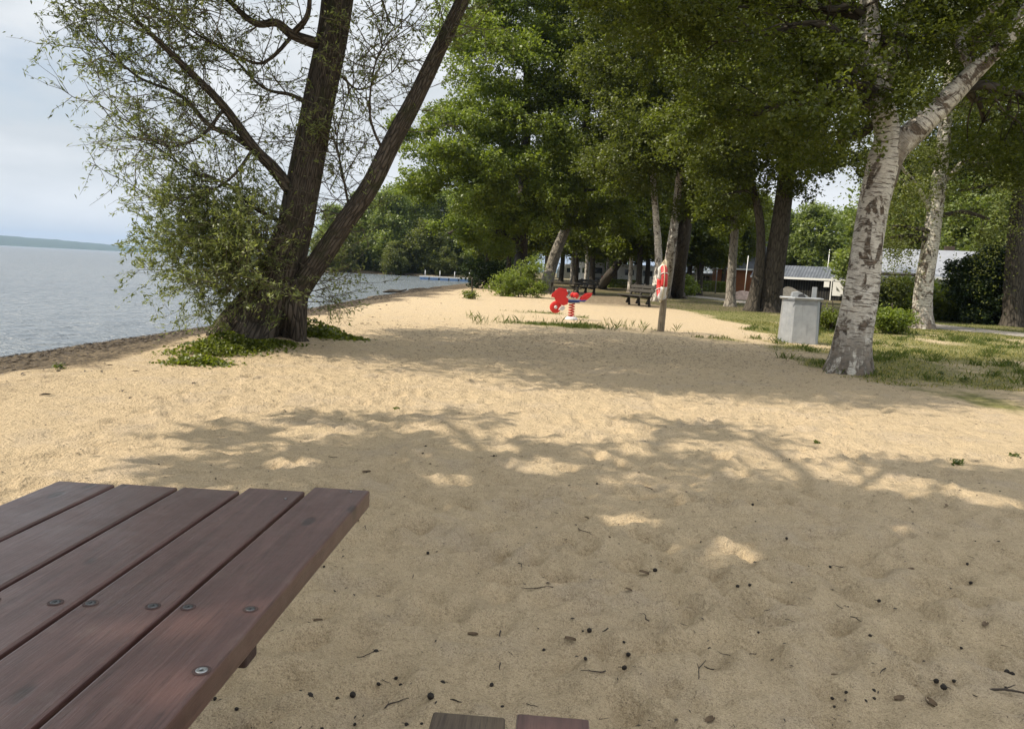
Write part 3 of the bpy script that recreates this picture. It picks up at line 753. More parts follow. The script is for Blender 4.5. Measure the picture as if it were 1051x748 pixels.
# ---- trees off the picture behind the viewer's water side: they shade the near sand
def g0(px, py): return gp(px, py)
tree('shade_tree', 'broad leafy tree on the shore beside the picnic table', 'tree',
     [([(-6.6, -.6, H1(-6.6, -.6)), (-6.5, -.2, 1.5), (-6.2, .4, 3.4), (-5.9, 1.0, 5.4), (-5.6, 1.5, 7.4), (-5.5, 1.7, 9)], [.6, .5, .44, .36, .24, .1])],
     [(-5.6, 1.9, 7.2, 2.2, 1.7, 1.1), (-4.4, 1.5, 6.6, 1.8, 1.5, .9), (-6.6, 2.5, 7.0, 1.5, 1.4, .8), (-5.2, .2, 7.4, 1.9, 1.6, 1.0), (-3.6, .5, 7.4, 1.7, 1.6, .9), (-5.6, 3.7, 6.4, 1.3, .8, .5), (-4.2, -.9, 7.8, 1.6, 1.5, 1.0), (-2.6, .1, 8.4, 1.6, 1.5, .9), (-3.4, 1.9, 7.8, 1.4, 1.3, .8), (-2.4, 2.9, 7.8, 1.3, .9, .7), (-3.6, 3.5, 7.3, 1.3, .8, .6), (-7.2, 1.4, 6.8, 1.1, 1., .6), (-6.9, 3.2, 6.6, 1.0, .8, .5)] + [tuple(g0(px, py) + SUNV * 8.8) + (rx, ry, rz) for px, py, rx, ry, rz in ((270, 445, .7, .25, .25), (350, 428, .7, .22, .22), (450, 428, .6, .2, .2), (240, 480, .5, .3, .25), (760, 448, .7, .2, .2), (700, 436, .5, .2, .2), (930, 475, .6, .2, .2), (120, 640, .5, .4, .35), (20, 640, .5, .4, .35), (250, 620, .5, .4, .35))],
     41000, .108, M['bark_dark'], M['leaf_oak'], 15, sub=30,
     holes=[(g0(735, 566), .23), (g0(640, 532), .14), (g0(592, 592), .13), (g0(523, 606), .10), (g0(690, 605), .13), (g0(470, 492), .12), (g0(820, 470), .10), (g0(585, 640), .09), (g0(930, 545), .08), (g0(500, 458), .24), (g0(440, 492), .18), (g0(550, 478), .2), (g0(620, 470), .14), (g0(300, 476), .2), (g0(960, 504), .22), (g0(1015, 515), .22), (g0(900, 492), .16), (g0(580, 452), .2), (g0(655, 462), .14), (g0(470, 515), .11)])

# ---- background trees: three kinds, each copied
def proto(name, label, h, bark, leaf, n, ls, seed, blobs, dia, cat='tree', **kw):
    return tree(name, label, cat, [([(0, 0, 0), (.05 * h * .1, 0, h * .2), (0, .02 * h, h * .5), (.01 * h, 0, h * .85)], [dia, dia * .85, dia * .6, dia * .15])], blobs, n, ls, bark, leaf, seed, base=(0, 0, 0), **kw)
P_A = proto('deciduous_tree', 'x', 15, M['bark_dark'], M['leaf_oak'], 26000, .26, 21,
            [(0, 0, 8, 3.4, 3.4, 2.2), (2, 1, 6.5, 2.4, 2.4, 1.4), (-2.2, .5, 6.2, 2.5, 2.3, 1.4), (0, -2, 6, 2.3, 2.2, 1.3), (.5, 1, 11, 3, 3, 2.2), (-1, -.5, 13, 2.4, 2.4, 2), (1.6, -1.5, 9.5, 2.2, 2.2, 1.5), (0, 2, 5.2, 2, 1.6, 1), (-1.5, -1.5, 4.3, 1.8, 1.6, 1), (1.6, 1.2, 4.4, 1.8, 1.6, 1)], .6)
P_B = proto('birch_tree', 'x', 15, M['birch'], M['leaf_birch'], 22000, .22, 22,
            [(0, 0, 9, 2.4, 2.4, 2.2), (1.4, .6, 7, 1.9, 1.8, 1.4), (-1.5, .2, 7.2, 1.9, 1.8, 1.4), (0, -1.2, 6, 1.7, 1.7, 1.2), (.3, .5, 12, 2.2, 2.2, 2), (-.3, 0, 14, 1.4, 1.4, 1.4), (.6, .8, 5.2, 1.5, 1.4, .9)], .42, droop=.5)
P_C = proto('deciduous_tree', 'x', 14, M['bark_grey'], M['leaf_far'], 26000, .34, 23,
            [(0, 0, 9.5, 3.6, 3.4, 3), (2.2, 0, 6, 2.6, 2.6, 2.2), (-2.2, .6, 6, 2.6, 2.6, 2.2), (0, -2.0, 4.6, 2.6, 2.4, 2.2), (.5, 0, 12.4, 2.4, 2.4, 2), (0, 1.5, 4, 3, 2.4, 2), (1.8, -1.2, 3, 1.6, 1.5, 1.3), (-1.8, -1.0, 2.8, 1.6, 1.5, 1.3), (1.4, .8, 1.5, 2.2, 2, 1.5), (-1.5, .6, 1.5, 2.2, 2, 1.5), (0, -1.6, 1.4, 2, 1.6, 1.4)], .55)
P_D = proto('bushy_tree', 'x', 8, M['bark_grey'], M['leaf_droop'], 14000, .24, 24,
            [(0, 0, 4.4, 2.6, 2.6, 2.2), (1.7, 0, 2.8, 1.8, 1.8, 1.6), (-1.7, .3, 2.6, 1.8, 1.8, 1.5), (0, -1.4, 2.0, 2.0, 1.5, 1.3), (.2, .2, 6.4, 1.5, 1.5, 1.2), (1, .6, 1.1, 1.6, 1.4, 1.1), (-1, -.6, 1.0, 1.6, 1.4, 1.1)], .3)
P_E = proto('fir_tree', 'x', 15, M['bark_dark'], M['leaf_fir'], 16000, .24, 25,
            [(0, 0, 2.4, 2.3, 2.3, .8), (0, 0, 4.2, 2.1, 2.1, .8), (0, 0, 6.0, 1.8, 1.8, .8), (0, 0, 7.8, 1.5, 1.5, .8), (0, 0, 9.6, 1.2, 1.2, .8), (0, 0, 11.4, .9, .9, .8), (0, 0, 13.4, .5, .5, 1.0)], .35, flat=.45)
used = set()
def place(proto_, px, y, scale, label, group, rz=None):
    p = at(px, 300, y); x = p[0]; z = H1(x, y) - .05
    rz = RNG.uniform(0, 6.28) if rz is None else rz
    if proto_.name not in used:
        used.add(proto_.name); o = proto_
        o.location = (x, y, z); o.rotation_euler = (0, 0, rz); o.scale = (scale,) * 3; o['label'] = label; o['group'] = group
        return o
    return dup(proto_, (x, y, z), rz, scale, label, group)
GB = 'trees standing farther back in the park'
for pr, px, d, s, lb in (
    (P_A, 499, 74, .75, 'small dark tree at the sand edge close to the jetty'),
    (P_B, 600, 78, .95, 'white birch right above the picnic bench behind the red spring rider'),
    (P_A, 607, 72, .95, 'dark trunk close to the white birch above the spring rider'),
    (P_B, 622, 92, 1., 'distant birch between the motorhome and the leaning trunk'),
    (P_A, 630, 84, 1., 'tree behind the small leaning trunk beside the motorhome'),
    (P_B, 646, 64, .9, 'shaded bluish birch standing before the white caravan'),
    (P_A, 655, 62, .9, 'dark straight trunk directly above the park bench'),
    (P_A, 663, 88, 1., 'thin dark trunk between the park bench and the lifebuoy'),
    (P_B, 699, 76, .9, 'white birch just beyond the dark leaning trunk'),
    (P_A, 707, 68, .85, 'dark trunk next to a thin pale birch where the path runs back'),
    (P_B, 712, 70, .75, 'thin pale birch between two dark trunks at the path'),
    (P_A, 718, 66, .8, 'dark slanting trunk nearest the clipped hedge'),
    (P_A, 741, 96, 1., 'dark trunk between the lamp post and the brown house'),
    (P_B, 586, 96, 1.1, 'far birch behind the leaning sunlit oak'),
    (P_A, 575, 110, 1.2, 'large tree far behind the leaning oak'),
    (P_A, 520, 100, 1.1, 'broad tree behind the bright oak near the jetty'),
    (P_A, 678, 108, 1.25, 'tall tree beyond the lifebuoy birches'),
    (P_A, 640, 118, 1.3, 'tall far tree above the white caravan'),
    (P_A, 545, 128, 1.3, 'far broad tree closing the view behind the oaks'),
    (P_A, 728, 122, 1.2, 'far tree behind the pale house with blue roof'),
    (P_A, 770, 128, 1.0, 'far tree rising behind the grey gable roof'),
    (P_A, 590, 86, 1.1, 'dense tree filling the gap between the leaning oak and the motorhome'),
    (P_C, 612, 132, 1.1, 'rounded far tree low behind the motorhome'),
    (P_A, 652, 98, 1.15, 'dense tree high above the park bench'),
    (P_A, 692, 94, 1.15, 'dense tree behind the white birch and dark leaning trunk'),
    (P_A, 715, 104, 1.1, 'dense tree above the street lamp'),
    (P_A, 750, 108, 1.1, 'dense tree above the orange plank house'),
    (P_A, 560, 90, 1.15, 'dense tree directly behind the two oaks'),
    (P_C, 516, 120, 1.1, 'low crowned tree inland of the jetty'),

):
    place(pr, px, d, s, lb, GB)
for px, d, s, lb in ((800, 112, .82, 'sunlit bright tree just above the shed roof'), (836, 104, .86, 'sunlit green tree at the far end of the shed roof'),
                     (868, 118, .9, 'green tree beyond the shed hidden partly by the big birch'), (905, 70, .9, 'green tree behind the white house gable'),
                     (1000, 75, 1., 'green tree above the white house roof'), (1045, 66, 1., 'green tree behind the dark evergreen shrubs'), (950, 82, 1.1, 'tall green tree behind the white house ridge')):
    place(P_C, px, d, s, lb, 'trees behind the houses and the shed')
GHd = 'trees on the headland across the bay'
for k, (pr, px, d, s, lb) in enumerate((
    (P_D, 352, 126, 1.0, 'olive bushy tree at the tip of the wooded headland'), (P_D, 332, 128, .8, 'low olive bush nearest the lake end of the headland'),
    (P_C, 372, 132, .92, 'rounded tree with dark gaps behind the olive bush on the headland'), (P_E, 366, 138, .95, 'dark fir rising above the headland trees'),
    (P_C, 398, 130, .95, 'tall blue green tree in the middle of the headland'), (P_D, 404, 125, .7, 'small pale bush at the waterline of the headland'),
    (P_C, 424, 134, 1.0, 'broad green tree on the headland above the jetty end'), (P_D, 432, 128, 1.15, 'yellow green tree at the water near the jetty'),
    (P_C, 452, 140, 1.05, 'tall tree behind the jetty'), (P_C, 474, 136, 1., 'dark shaded tree at the landward end of the jetty'),
    (P_C, 346, 144, .82, 'far tree seen behind the willow stem'), (P_C, 500, 132, 1.0, 'tree between the jetty and the oaks'), (P_C, 412, 150, 1.15, 'hindmost tall tree of the headland'), (P_D, 455, 126, .6, 'low shrub at the waterline beyond the jetty'))):
    place(pr, px, d, s, lb, GHd)
# small leaning trunk
g = ground_pt(616, 296)
tree('leaning_tree', 'small dark trunk leaning strongly over the grass beside the motorhome', 'tree',
     [(np.vstack([g[None], P3([(624, 284, 66), (634, 271, 66), (646, 250, 66), (655, 220, 66)])]), [1.0, .8, .6, .45, .2])],
     [PB(648, 235, 65, 3., 2.8, 1.5), PB(665, 215, 65, 2.6, 2.6, 1.4), PB(632, 225, 66, 2.4, 2.4, 1.3)], 14000, .22, M['bark_dark'], M['leaf_bright'], 30)

# ---- shrubs
def shrub(name, label, px, py, y, blobs, n, ls, lmat, seed, cat='shrub', group=None, sub=16):
    g = ground_pt(px, py) if y is None else np.array([at(px, 300, y)[0], y, 0.]); g[2] = H1(g[0], g[1])
    return tree(name, label, cat, [([tuple(g), tuple(g + [.05, 0, .4]), tuple(g + [0, .05, .9])], [.08, .06, .03])],
                [(g[0] + b[0], g[1] + b[1], g[2] + b[2], b[3], b[4], b[5]) for b in blobs], n, ls, M['bark_dark'], lmat, seed, group, sub, base=g, flare=1.0, sink=.05)
shrub('shrub', 'lush round shrub at the foot of the two oaks', 532, 305, None, [(-.3, 0, .7, .7, .7, .65), (.5, .2, .6, .7, .7, .55), (-.8, .3, .6, .6, .7, .6), (.9, .4, 1.1, .5, .6, 1.0), (.1, .6, 1.1, .6, .6, .6), (0, -.2, .3, .9, .6, .35), (.8, -.1, .35, .6, .5, .4), (-.7, 0, .3, .6, .5, .35)], 12000, .09, M['leaf_bright'], 41)
shrub('shrub', 'dark round shrub between the jetty and the oaks', 497, 296, None, [(0, 0, 1.0, 1.2, 1.2, .9), (.9, 0, .7, .9, .9, .7)], 6000, .14, M['leaf_dark'], 42)
shrub('shrub', 'small green shrub at the foot of the big birch, path behind', 913, 343, None, [(0, 0, .42, .42, .4, .36), (.4, .1, .34, .34, .3, .3), (-.4, 0, .34, .3, .3, .3)], 6000, .075, M['leaf_bright'], 43)
shrub('shrub', 'low leafy shrub between the metal bin and the big birch', 852, 340, None, [(0, 0, .3, .42, .4, .28), (.35, .2, .24, .3, .3, .22)], 3600, .07, M['leaf_oak'], 44)
for k, (px, y, s, lb, mt) in enumerate(((905, 36, 1.0, 'pale green flowering bush before the white house window', 'leaf_droop'), (925, 38, 1.1, 'bright green bush touching the slender birch trunk', 'leaf_bright'), (962, 37, 1.15, 'bright green bush under the white house roof', 'leaf_bright'),
                                    (980, 35, .8, 'low green bush where the dark evergreens begin', 'leaf_oak'), (938, 42, 1.3, 'tall leafy bush behind the slender birch', 'leaf_droop'))):
    shrub('garden_bush', lb, px, 0, y, [(0, 0, .6 * s, .9 * s, .7, .6 * s), (.6, .2, 1.0 * s, .7 * s, .6, .6 * s), (-.5, .2, .9 * s, .7 * s, .6, .5 * s)], 5500, .12, M[mt], 50 + k, group='bushes in the garden of the white house')
for k, (px, y, s, lb) in enumerate(((1000, 34, 1.0, 'dark evergreen shrub at the lake end of the dark hedge, touching the garden'), (1022, 34.5, 1.15, 'dark evergreen shrub beside the dark trunk'), (1050, 34, 1.2, 'dark evergreen shrub cut by the picture edge'), (1085, 33, 1.2, 'dark evergreen shrub beyond the dark trunk'))):
    shrub('evergreen_shrub', lb, px, 0, y, [(0, 0, 1.1 * s, 1.1, 1., 1.1 * s), (.5, .2, 2.4 * s, .9, .9, 1.0 * s), (-.5, 0, 1.9 * s, .8, .8, .9 * s), (.2, -.5, .6 * s, 1.0, .7, .6 * s)], 12000, .11, M['leaf_dark'], 60 + k, group='dark evergreens at the path')
shrub('shrub', 'small shrub at the dark trunk base near the start of the path', 699, 0, 60, [(0, 0, .7, .8, .7, .7), (.6, 0, .9, .6, .6, .6)], 3500, .13, M['leaf_bright'], 70)
shrub('shrub', 'low seedling tuft on the sand left of the oaks', 483, 307, None, [(0, 0, .16, .3, .25, .15)], 500, .09, M['leaf_oak'], 71)

# plants round the willow's foot
def creeper(name, label, pts, n, ls, mat, seed):
    rs = np.random.default_rng(seed); C = []
    for (px, py, rx, ry, hh) in pts:
        g = gp(px, py); m = n
        a = rs.normal(size=(m, 2)) * .5; x = g[0] + a[:, 0] * rx; y = g[1] + a[:, 1] * ry
        z = H(x, y) + rs.uniform(0, 1, m) ** 1.3 * hh * np.exp(-(a ** 2).sum(1))
        C.append(np.stack([x, y, z], 1))
    C = np.concatenate(C); base = C.mean(0)
    o = leaves_mesh(name, C, ls, mat, None, .7, .6, off=base); o.location = tuple(base)
    return tag(o, label, 'plant')
creeper('ground_ivy', 'green creeper spilling down from the hollow willow base onto the sand', [(216, 366, .5, .4, .22), (232, 362, .4, .3, .26), (250, 362, .45, .22, .14), (202, 374, .35, .22, .08), (275, 360, .4, .2, .06)], 1100, .048, M['leaf_oak'], 81)
creeper('nettle_patch', 'leafy nettle patch at the sunny side of the willow base', [(322, 352, .45, .3, .3), (335, 349, .4, .25, .2), (350, 350, .4, .2, .08)], 800, .06, M['leaf_oak'], 82)

# ------------------------------------------------------------------ grass
def blades(name, x, y, h, w, mat, label, seed):
    rs = np.random.default_rng(seed); N = len(x); z = H(x, y) - .005
    a = rs.uniform(0, 2 * PI, N); hh = h * rs.uniform(.45, 1.35, N); ww = w * rs.uniform(.7, 1.3, N)
    lx, ly = rs.normal(size=N) * .45 * hh, rs.normal(size=N) * .45 * hh
    c, s = np.cos(a) * ww, np.sin(a) * ww
    V = np.stack([np.stack([x - c, y - s, z], 1), np.stack([x + c, y + s, z], 1), np.stack([x + lx * .4 + c * .6, y + ly * .4 + s * .6, z + hh * .6], 1), np.stack([x + lx, y + ly, z + hh], 1)], 1).reshape(-1, 3)
    return tag(np_mesh(name, V, np.arange(N * 4).reshape(N, 4), mat, None, {'tint': ('FACE', rs.uniform(0, 1, N))}), label, 'grass', kind='stuff')
rs = np.random.default_rng(90)
def scatter(n, x0, x1, y0, y1, thr=.45):
    x = rs.uniform(x0, x1, n); y = y0 + (y1 - y0) * rs.uniform(0, 1, n) ** 1.3
    m = rs.uniform(.1, 1, n) * 1.05 < np.clip((grass_w(x, y) + .5 * (fbm(x * 2.2, y * 2.2, 3, 95)) - thr * .6) * 1.2, 0, 1)
    return x[m], y[m]
x, y = scatter(110000, 4.2, 16, 10.2, 26)
k = rs.uniform(0, 1, len(x)) < .78
px_, py_ = gp(0, 0)[0], 0
blades('grass', x[k], y[k], .034, .0055, M['grass_dry'], 'short dry yellow grass growing through the sand around the big birch', 91)
x1, y1 = scatter(60000, 6, 30, 22, 60, .3); x2, y2 = scatter(26000, -2.2, 4.8, 16.8, 21., .45); x3, y3 = scatter(5000, -.6, 3., 21.2, 25.4, .3)
blades('grass', np.concatenate([x[~k], x1]), np.concatenate([y[~k], y1]), .045, .0075, M['grass'], 'green lawn grass between the trees and along the path', 92)
blades('grass', np.concatenate([x2, x3]), np.concatenate([y2, y3]), .07, .008, M['grass'], 'low grass strip across the sand before the spring rider', 93)

tc = rs.uniform(0, 1, (150, 2)) * np.array([9.5, 12]) + np.array([4.6, 11.]); tk = grass_w(tc[:, 0], tc[:, 1]) > .25; tc = tc[tk]
tx = np.repeat(tc, 55, 0) + rs.normal(size=(len(tc) * 55, 2)) * .09
blades('grass', tx[:, 0], tx[:, 1], .10, .006, M['grass'], 'taller green grass tufts standing in the dry lawn', 94)
wx_ = rs.uniform(-1.6, 4.2, 60); wy_ = rs.uniform(17.4, 20, 60); wx_ = np.repeat(wx_, 4) + rs.normal(size=240) * .03; wy_ = np.repeat(wy_, 4) + rs.normal(size=240) * .03
blades('grass', wx_, wy_, .19, .0028, M['grass'], 'thin tall grass stems in the strip before the spring rider', 96)

# ------------------------------------------------------------------ picnic table
def m_wood(name, dark, mid, light, along='Y', rough=.42, coat=.0):
    t = NT(name); oi = t.n('ShaderNodeObjectInfo').outputs['Random']
    v0 = t.n('ShaderNodeTexCoord').outputs['Object']
    sh = t.n('ShaderNodeCombineXYZ', i_0=t.math('MULTIPLY', oi, 37.), i_1=t.math('MULTIPLY', oi, 91.), i_2=t.math('MULTIPLY', oi, 13.)).outputs[0]
    v0 = t.n('ShaderNodeVectorMath', operation='ADD'); t.set(v0.inputs[0], t.n('ShaderNodeTexCoord').outputs['Object']); t.set(v0.inputs[1], sh); v0 = v0.outputs[0]
    sc = (1, .05, 1) if along == 'Y' else ((.05, 1, 1) if along == 'X' else (1, 1, .05))
    v = t.n('ShaderNodeMapping', i_Vector=v0, i_Scale=sc).outputs[0]
    kn = t.n('ShaderNodeTexVoronoi', i_Vector=t.n('ShaderNodeMapping', i_Vector=v0, i_Scale=(1, .42, .2) if along == 'Y' else (1, 1, 1)).outputs[0], i_Scale=13.).outputs['Distance']
    knot = t.math('MULTIPLY', t.f(kn, .2, .1), t.f(t.noise(v0, 4.5, 2), .46, .54))
    g1 = t.noise(v, 55., 5, .65, .6); g2 = t.noise(v, 320., 4, .7); bl = t.noise(v0, 5., 4)
    c = t.ramp(g1, [(.3, dark), (.5, mid), (.72, light)])
    c = t.mix(t.f(bl, .4, .7, 0, .2), c, dark)
    c = t.mix(t.f(g2, .52, .66, 0, .6), c, tuple(x * .55 for x in dark))
    c = t.mix(t.math('MULTIPLY', knot, .85), c, tuple(x * .35 for x in dark))
    sc_ = t.f(t.noise(v, 120., 5, .75), .64, .72, 0, .55)
    c = t.mix(sc_, c, tuple(x * .3 for x in dark))
    chip = t.f(t.noise(t.n('ShaderNodeMapping', i_Vector=v0, i_Scale=(1, .25, 1) if along == 'Y' else (1, 1, 1)).outputs[0], 26., 6, .75), .68, .72, 0, .7)
    c = t.mix(chip, c, tuple(min(1, x * 2.1) for x in light))
    dust = t.f(t.noise(v0, 13., 6, .7), .55, .75, 0, .14)
    c = t.mix(dust, c, (.30, .25, .2))
    h = t.math('SUBTRACT', t.math('ADD', g1, t.math('MULTIPLY', g2, .5)), t.math('ADD', t.math('MULTIPLY', sc_, .8), t.math('MULTIPLY', knot, .5)))
    rg = t.f(t.noise(v0, 9., 5, .7), .3, .75, rough - .08, rough + .16)
    t.pbr(c, rg, t.bump(h, .6, .003), 0, .6)
    pn = [q for q in t.t.nodes if q.type == 'BSDF_PRINCIPLED'][0]; pn.inputs['Coat Weight'].default_value = coat; pn.inputs['Coat Roughness'].default_value = .33
    return t.m
M['table_wood'] = m_wood('brown_stained_wood', (.056, .023, .019), (.092, .042, .036), (.13, .066, .056), coat=.55)
M['bench_wood'] = m_wood('worn_brown_wood', (.04, .026, .018), (.085, .06, .038), (.13, .095, .06), rough=.6)
M['frame_wood'] = m_wood('dark_frame_wood', (.03, .014, .012), (.05, .024, .02), (.07, .035, .03), 'X', .6)
M['old_wood'] = m_wood('weathered_dark_wood', (.012, .010, .008), (.03, .025, .018), (.05, .042, .03), 'X', .9)
M['post_wood'] = m_wood('grey_post_wood', (.11, .085, .055), (.22, .18, .125), (.32, .26, .18), 'Z', .85)
M['steel'] = m_plain('galvanised_steel', (.34, .35, .36), .42, .85, .15, 40)
M['screw'] = m_plain('weathered_screw', (.12, .12, .125), .45, .9, .3, 60)
ZT = .74
dr = math.atan2(ray(574, 282)[0], ray(574, 282)[1])            # the boards run this way
tb = thing('picnic_table', 'dark reddish brown slatted picnic table with attached benches standing on the sand', 'table', (-.62, .75, H1(-.62, .75)), -dr)
b0 = np.array([-.62, .75]); Rm = Rz(-dr)[:2, :2]
ends = [gp(122, 497, ZT), gp(187, 500, ZT), gp(250, 503.5, ZT), gp(316, 504, ZT), gp(380, 503, ZT)]
zb = tb.location.z
U_ = np.array([math.sin(dr), math.cos(dr)]); Sd = np.array([math.cos(dr), -math.sin(dr)])
loc = lambda p: ((np.array(p[:2]) - b0) @ Sd, (np.array(p[:2]) - b0) @ U_)
edge = loc(ends[4])[0]; pitch = .1455; BW = .1365
rows = []
for k in range(5):
    s_right = edge - (4 - k) * pitch; e = loc(ends[k])[1]; e = [1.013, 1.012, 1.010, 1.018, 1.033][k] if False else e
    bm_ = MB(); Lb = 1.95
    bm_.box((0, 0, 0), (BW, Lb, .042))
    o = bm_.build('board', M['table_wood'], tb, False, .005, segs=3)
    o.location = (s_right - BW / 2, e - Lb / 2, ZT - .021 - zb)
    rows.append((s_right - BW / 2, e))
# screws above the batten: dark ring coloured as the recess's shade, and steel head
def screw_at(p, big=1., bright=False):
    s_, u_ = loc(p); m = MB()
    m.lathe([(.0076 * big, 0), (.0076 * big, .0006), (.0066 * big, .0011), (.003 * big, .0011), (.0024 * big, .0003), (.0001, .0003)], 14)
    r = MB(); r.lathe([(.0118 * big, 0), (.0112 * big, .0003), (.0084 * big, .0003)], 14)
    o = m.build('screw', M['steel'] if bright else M['screw'], tb, True); o.location = (s_, u_, ZT - zb + .0006)
    q = r.build('screw_recess_shade', M['frame_wood'], o)
for px, py in ((257, 625), (193, 623), (157, 622), (93, 619), (57, 618), (-8, 616), (-40, 614)): screw_at(gp(px, py, ZT))
screw_at(gp(207, 688, ZT), 1.05, True)
for px, py in ((360, 505), (293, 512)): screw_at(gp(px, py, ZT), .4, True)
bat = loc(gp(200, 623, ZT))[1]
def part_beam(name, segs, mat, bev=.004):
    m = MB()
    for (p, q, w, h) in segs: m.beam(p, q, w, h)
    return m.build(name, mat, tb, False, bev)
e0 = edge - 5 * pitch + .004
for yy in (bat, bat - 1.35):
    part_beam('batten', [((e0 + .03, yy, ZT - .075 - zb), (edge - .018, yy, ZT - .064 - zb), .045, .036)], M['frame_wood'])
    part_beam('leg', [((e0 + .2, yy - .25, ZT - .06 - zb), (e0 + .12, yy - .25, -.06), .1, .045)], M['frame_wood'])
    part_beam('leg', [((edge - .2, yy - .25, ZT - .06 - zb), (edge - .12, yy - .25, -.06), .1, .045)], M['frame_wood'])
    part_beam('cross_rail', [((e0 - .62, yy - .3, .385 - zb), (edge + .50, yy - .3, .385 - zb), .045, .1)], M['frame_wood'])
sb_e = loc(gp(484, 732, .45)); w1 = .137
c1 = (loc(gp(443, 732, .45))[0] + loc(gp(520, 733, .45))[0]) / 2; c2 = (loc(gp(528, 734, .45))[0] + loc(gp(607, 736, .45))[0]) / 2
for sx, ed, mt in ((c1, loc(gp(480, 732, .45))[1], 'bench_wood'), (c2, loc(gp(567, 734, .45))[1], 'table_wood'), (e0 - .36, 1.0, 'table_wood'), (e0 - .52, 1.0, 'table_wood')):
    m = MB(); m.box((0, 0, 0), (w1, 1.95, .042)); o = m.build('seat_board', M[mt], tb, False, .005, segs=3); o.location = (sx, ed - .975, .45 - .021 - zb)
    if mt == 'bench_wood': o['label'] = 'worn paler seat board'

# ------------------------------------------------------------------ lifebuoy and its post
pb = ground_pt(678, 341); top = at(684, 268, pb[1])
post = MB(); post.tube([pb - [0, 0, .3], pb, (pb + top) / 2 + [.01, 0, 0], top], [.085, .085, .078, .07], 14, True, .06, 2, 3, 4)
po = tag(post.build('lifebuoy_post', M['post_wood'], None, True, off=pb), 'round weathered wooden post carrying the red and white lifebuoy', 'post'); po.location = tuple(pb)
M['buoy_red'] = m_plain('buoy_red', (.55, .035, .03), .45, 0, .2, 6); M['buoy_white'] = m_plain('buoy_white', (.62, .6, .57), .5, 0, .15, 6); M['rope'] = m_plain('rope', (.55, .48, .33), .9, 0, .2, 60)
bc = at(679.5, 290, pb[1] - .16)
buoy = thing('lifebuoy', 'red and white ring lifebuoy with grab rope hanging on the wooden post', 'lifebuoy', bc, math.radians(-91))
for q, mt in enumerate(('buoy_red', 'buoy_white', 'buoy_red', 'buoy_white')):
    th0 = PI * .5 * q - .25; m = MB(); R_ = .30
    P = [(R_ * math.cos(th), 0, R_ * 1.18 * math.sin(th)) for th in np.linspace(th0, th0 + PI / 2, 12)]
    m.tube(P, [.075] * 12, 12, True); m.build('ring_segment', M[mt], buoy, True)
m = MB(); P = []
for th in np.linspace(0, 2 * PI, 49):
    r = .385 + .035 * abs(math.sin(2 * th + .5)); P.append((r * math.cos(th), -.02, r * 1.12 * math.sin(th)))
m.tube(P, [.011] * 49, 6, False); m.build('grab_rope', M['rope'], buoy, True)
m = MB(); m.tube([(0, 0, .28), (.02, -.02, .45), (.06, .03, .52), (.12, .05, .42), (.15, .05, .0)], [.014] * 5, 6, True, resample=5); m.build('hanger', M['rope'], buoy, True)
for th in (.55, 2.1, 3.7, 5.2):
    m = MB(); P = [(.30 * math.cos(th) + .088 * math.cos(a) * math.cos(th), .088 * math.sin(a), .354 * math.sin(th) + .088 * math.cos(a) * math.sin(th)) for a in np.linspace(0, 2 * PI, 15)]
    m.tube(P, [.013] * 15, 6, False); m.build('strap', M['buoy_white'], buoy, True)

# ------------------------------------------------------------------ metal litter bin
t = NT('galvanised_sheet'); v = t.coord('Object')
c = t.ramp(t.noise(v, 5., 6, .65), [(.3, (.30, .315, .33)), (.7, (.42, .435, .45))])
st = t.f(t.noise(t.n('ShaderNodeMapping', i_Vector=v, i_Scale=(6, 6, .5), i_Rotation=(0, .6, 0)).outputs[0], 3., 5, .7), .55, .72, 0, .45)
c = t.mix(st, c, (.2, .205, .21))  # darker streaks put a slanting shade into the sheet's colour
M['sheet'] = t.pbr(c, t.f(t.noise(v, 14., 4), .3, .7, .42, .62), t.bump(t.noise(v, 3., 3), .15, .02), .55, .5)
M['sheet_dark'] = m_plain('dark_sheet', (.07, .07, .075), .6, .4, .2, 8)
bp = ground_pt(818, 352)
bn = thing('litter_bin', 'grey sheet metal litter bin with slanted lid standing left of the big birch', 'bin', bp, math.radians(-14))
m = MB()
oc = lambda w, d, ch: [(-w / 2 + ch, -d / 2), (w / 2 - ch * .25, -d / 2), (w / 2, -d / 2 + ch * .25), (w / 2, d / 2), (-w / 2, d / 2), (-w / 2, -d / 2 + ch)]
def lofts(m, rings, mi=0):
    n = len(rings[0][0]); V = [(x, y, z) for r, z in rings for x, y in r]
    F = [(i * n + k, i * n + (k + 1) % n, (i + 1) * n + (k + 1) % n, (i + 1) * n + k) for i in range(len(rings) - 1) for k in range(n)]
    F += [tuple(range(n - 1, -1, -1)), tuple((len(rings) - 1) * n + k for k in range(n))]
    m.add(V, F, mi)
lofts(m, [(oc(.80, .66, .24), -.05), (oc(.74, .62, .22), .96)])
m.build('body', M['sheet'], bn, False, .008)
m = MB(); lofts(m, [(oc(.84, .72, .25), .962), (oc(.86, .74, .25), .995), (oc(.84, .72, .25), 1.012)]); m.build('lid', M['sheet'], bn, False, .004)
m = MB(); m.prism([(-.22, 0), (.14, 0), (.08, .05), (-.08, .125), (-.2, .10)], .34, Rz(0), (.0, .0, 1.013)); m.build('hood', M['sheet'], bn, False, .005)
m = MB(); m.prism([(-.12, 0), (.05, 0), (.0, .075), (-.1, .05)], .02, Rz(0), (.02, -.19, 1.02)); m.build('opening_shade_plate', M['sheet_dark'], bn)  # solid dark plate, its colour standing for the shade inside the opening
m = MB(); m.box((.30, .31, .60), (.10, .05, 1.30)); m.build('post', M['sheet'], bn, False, .004)
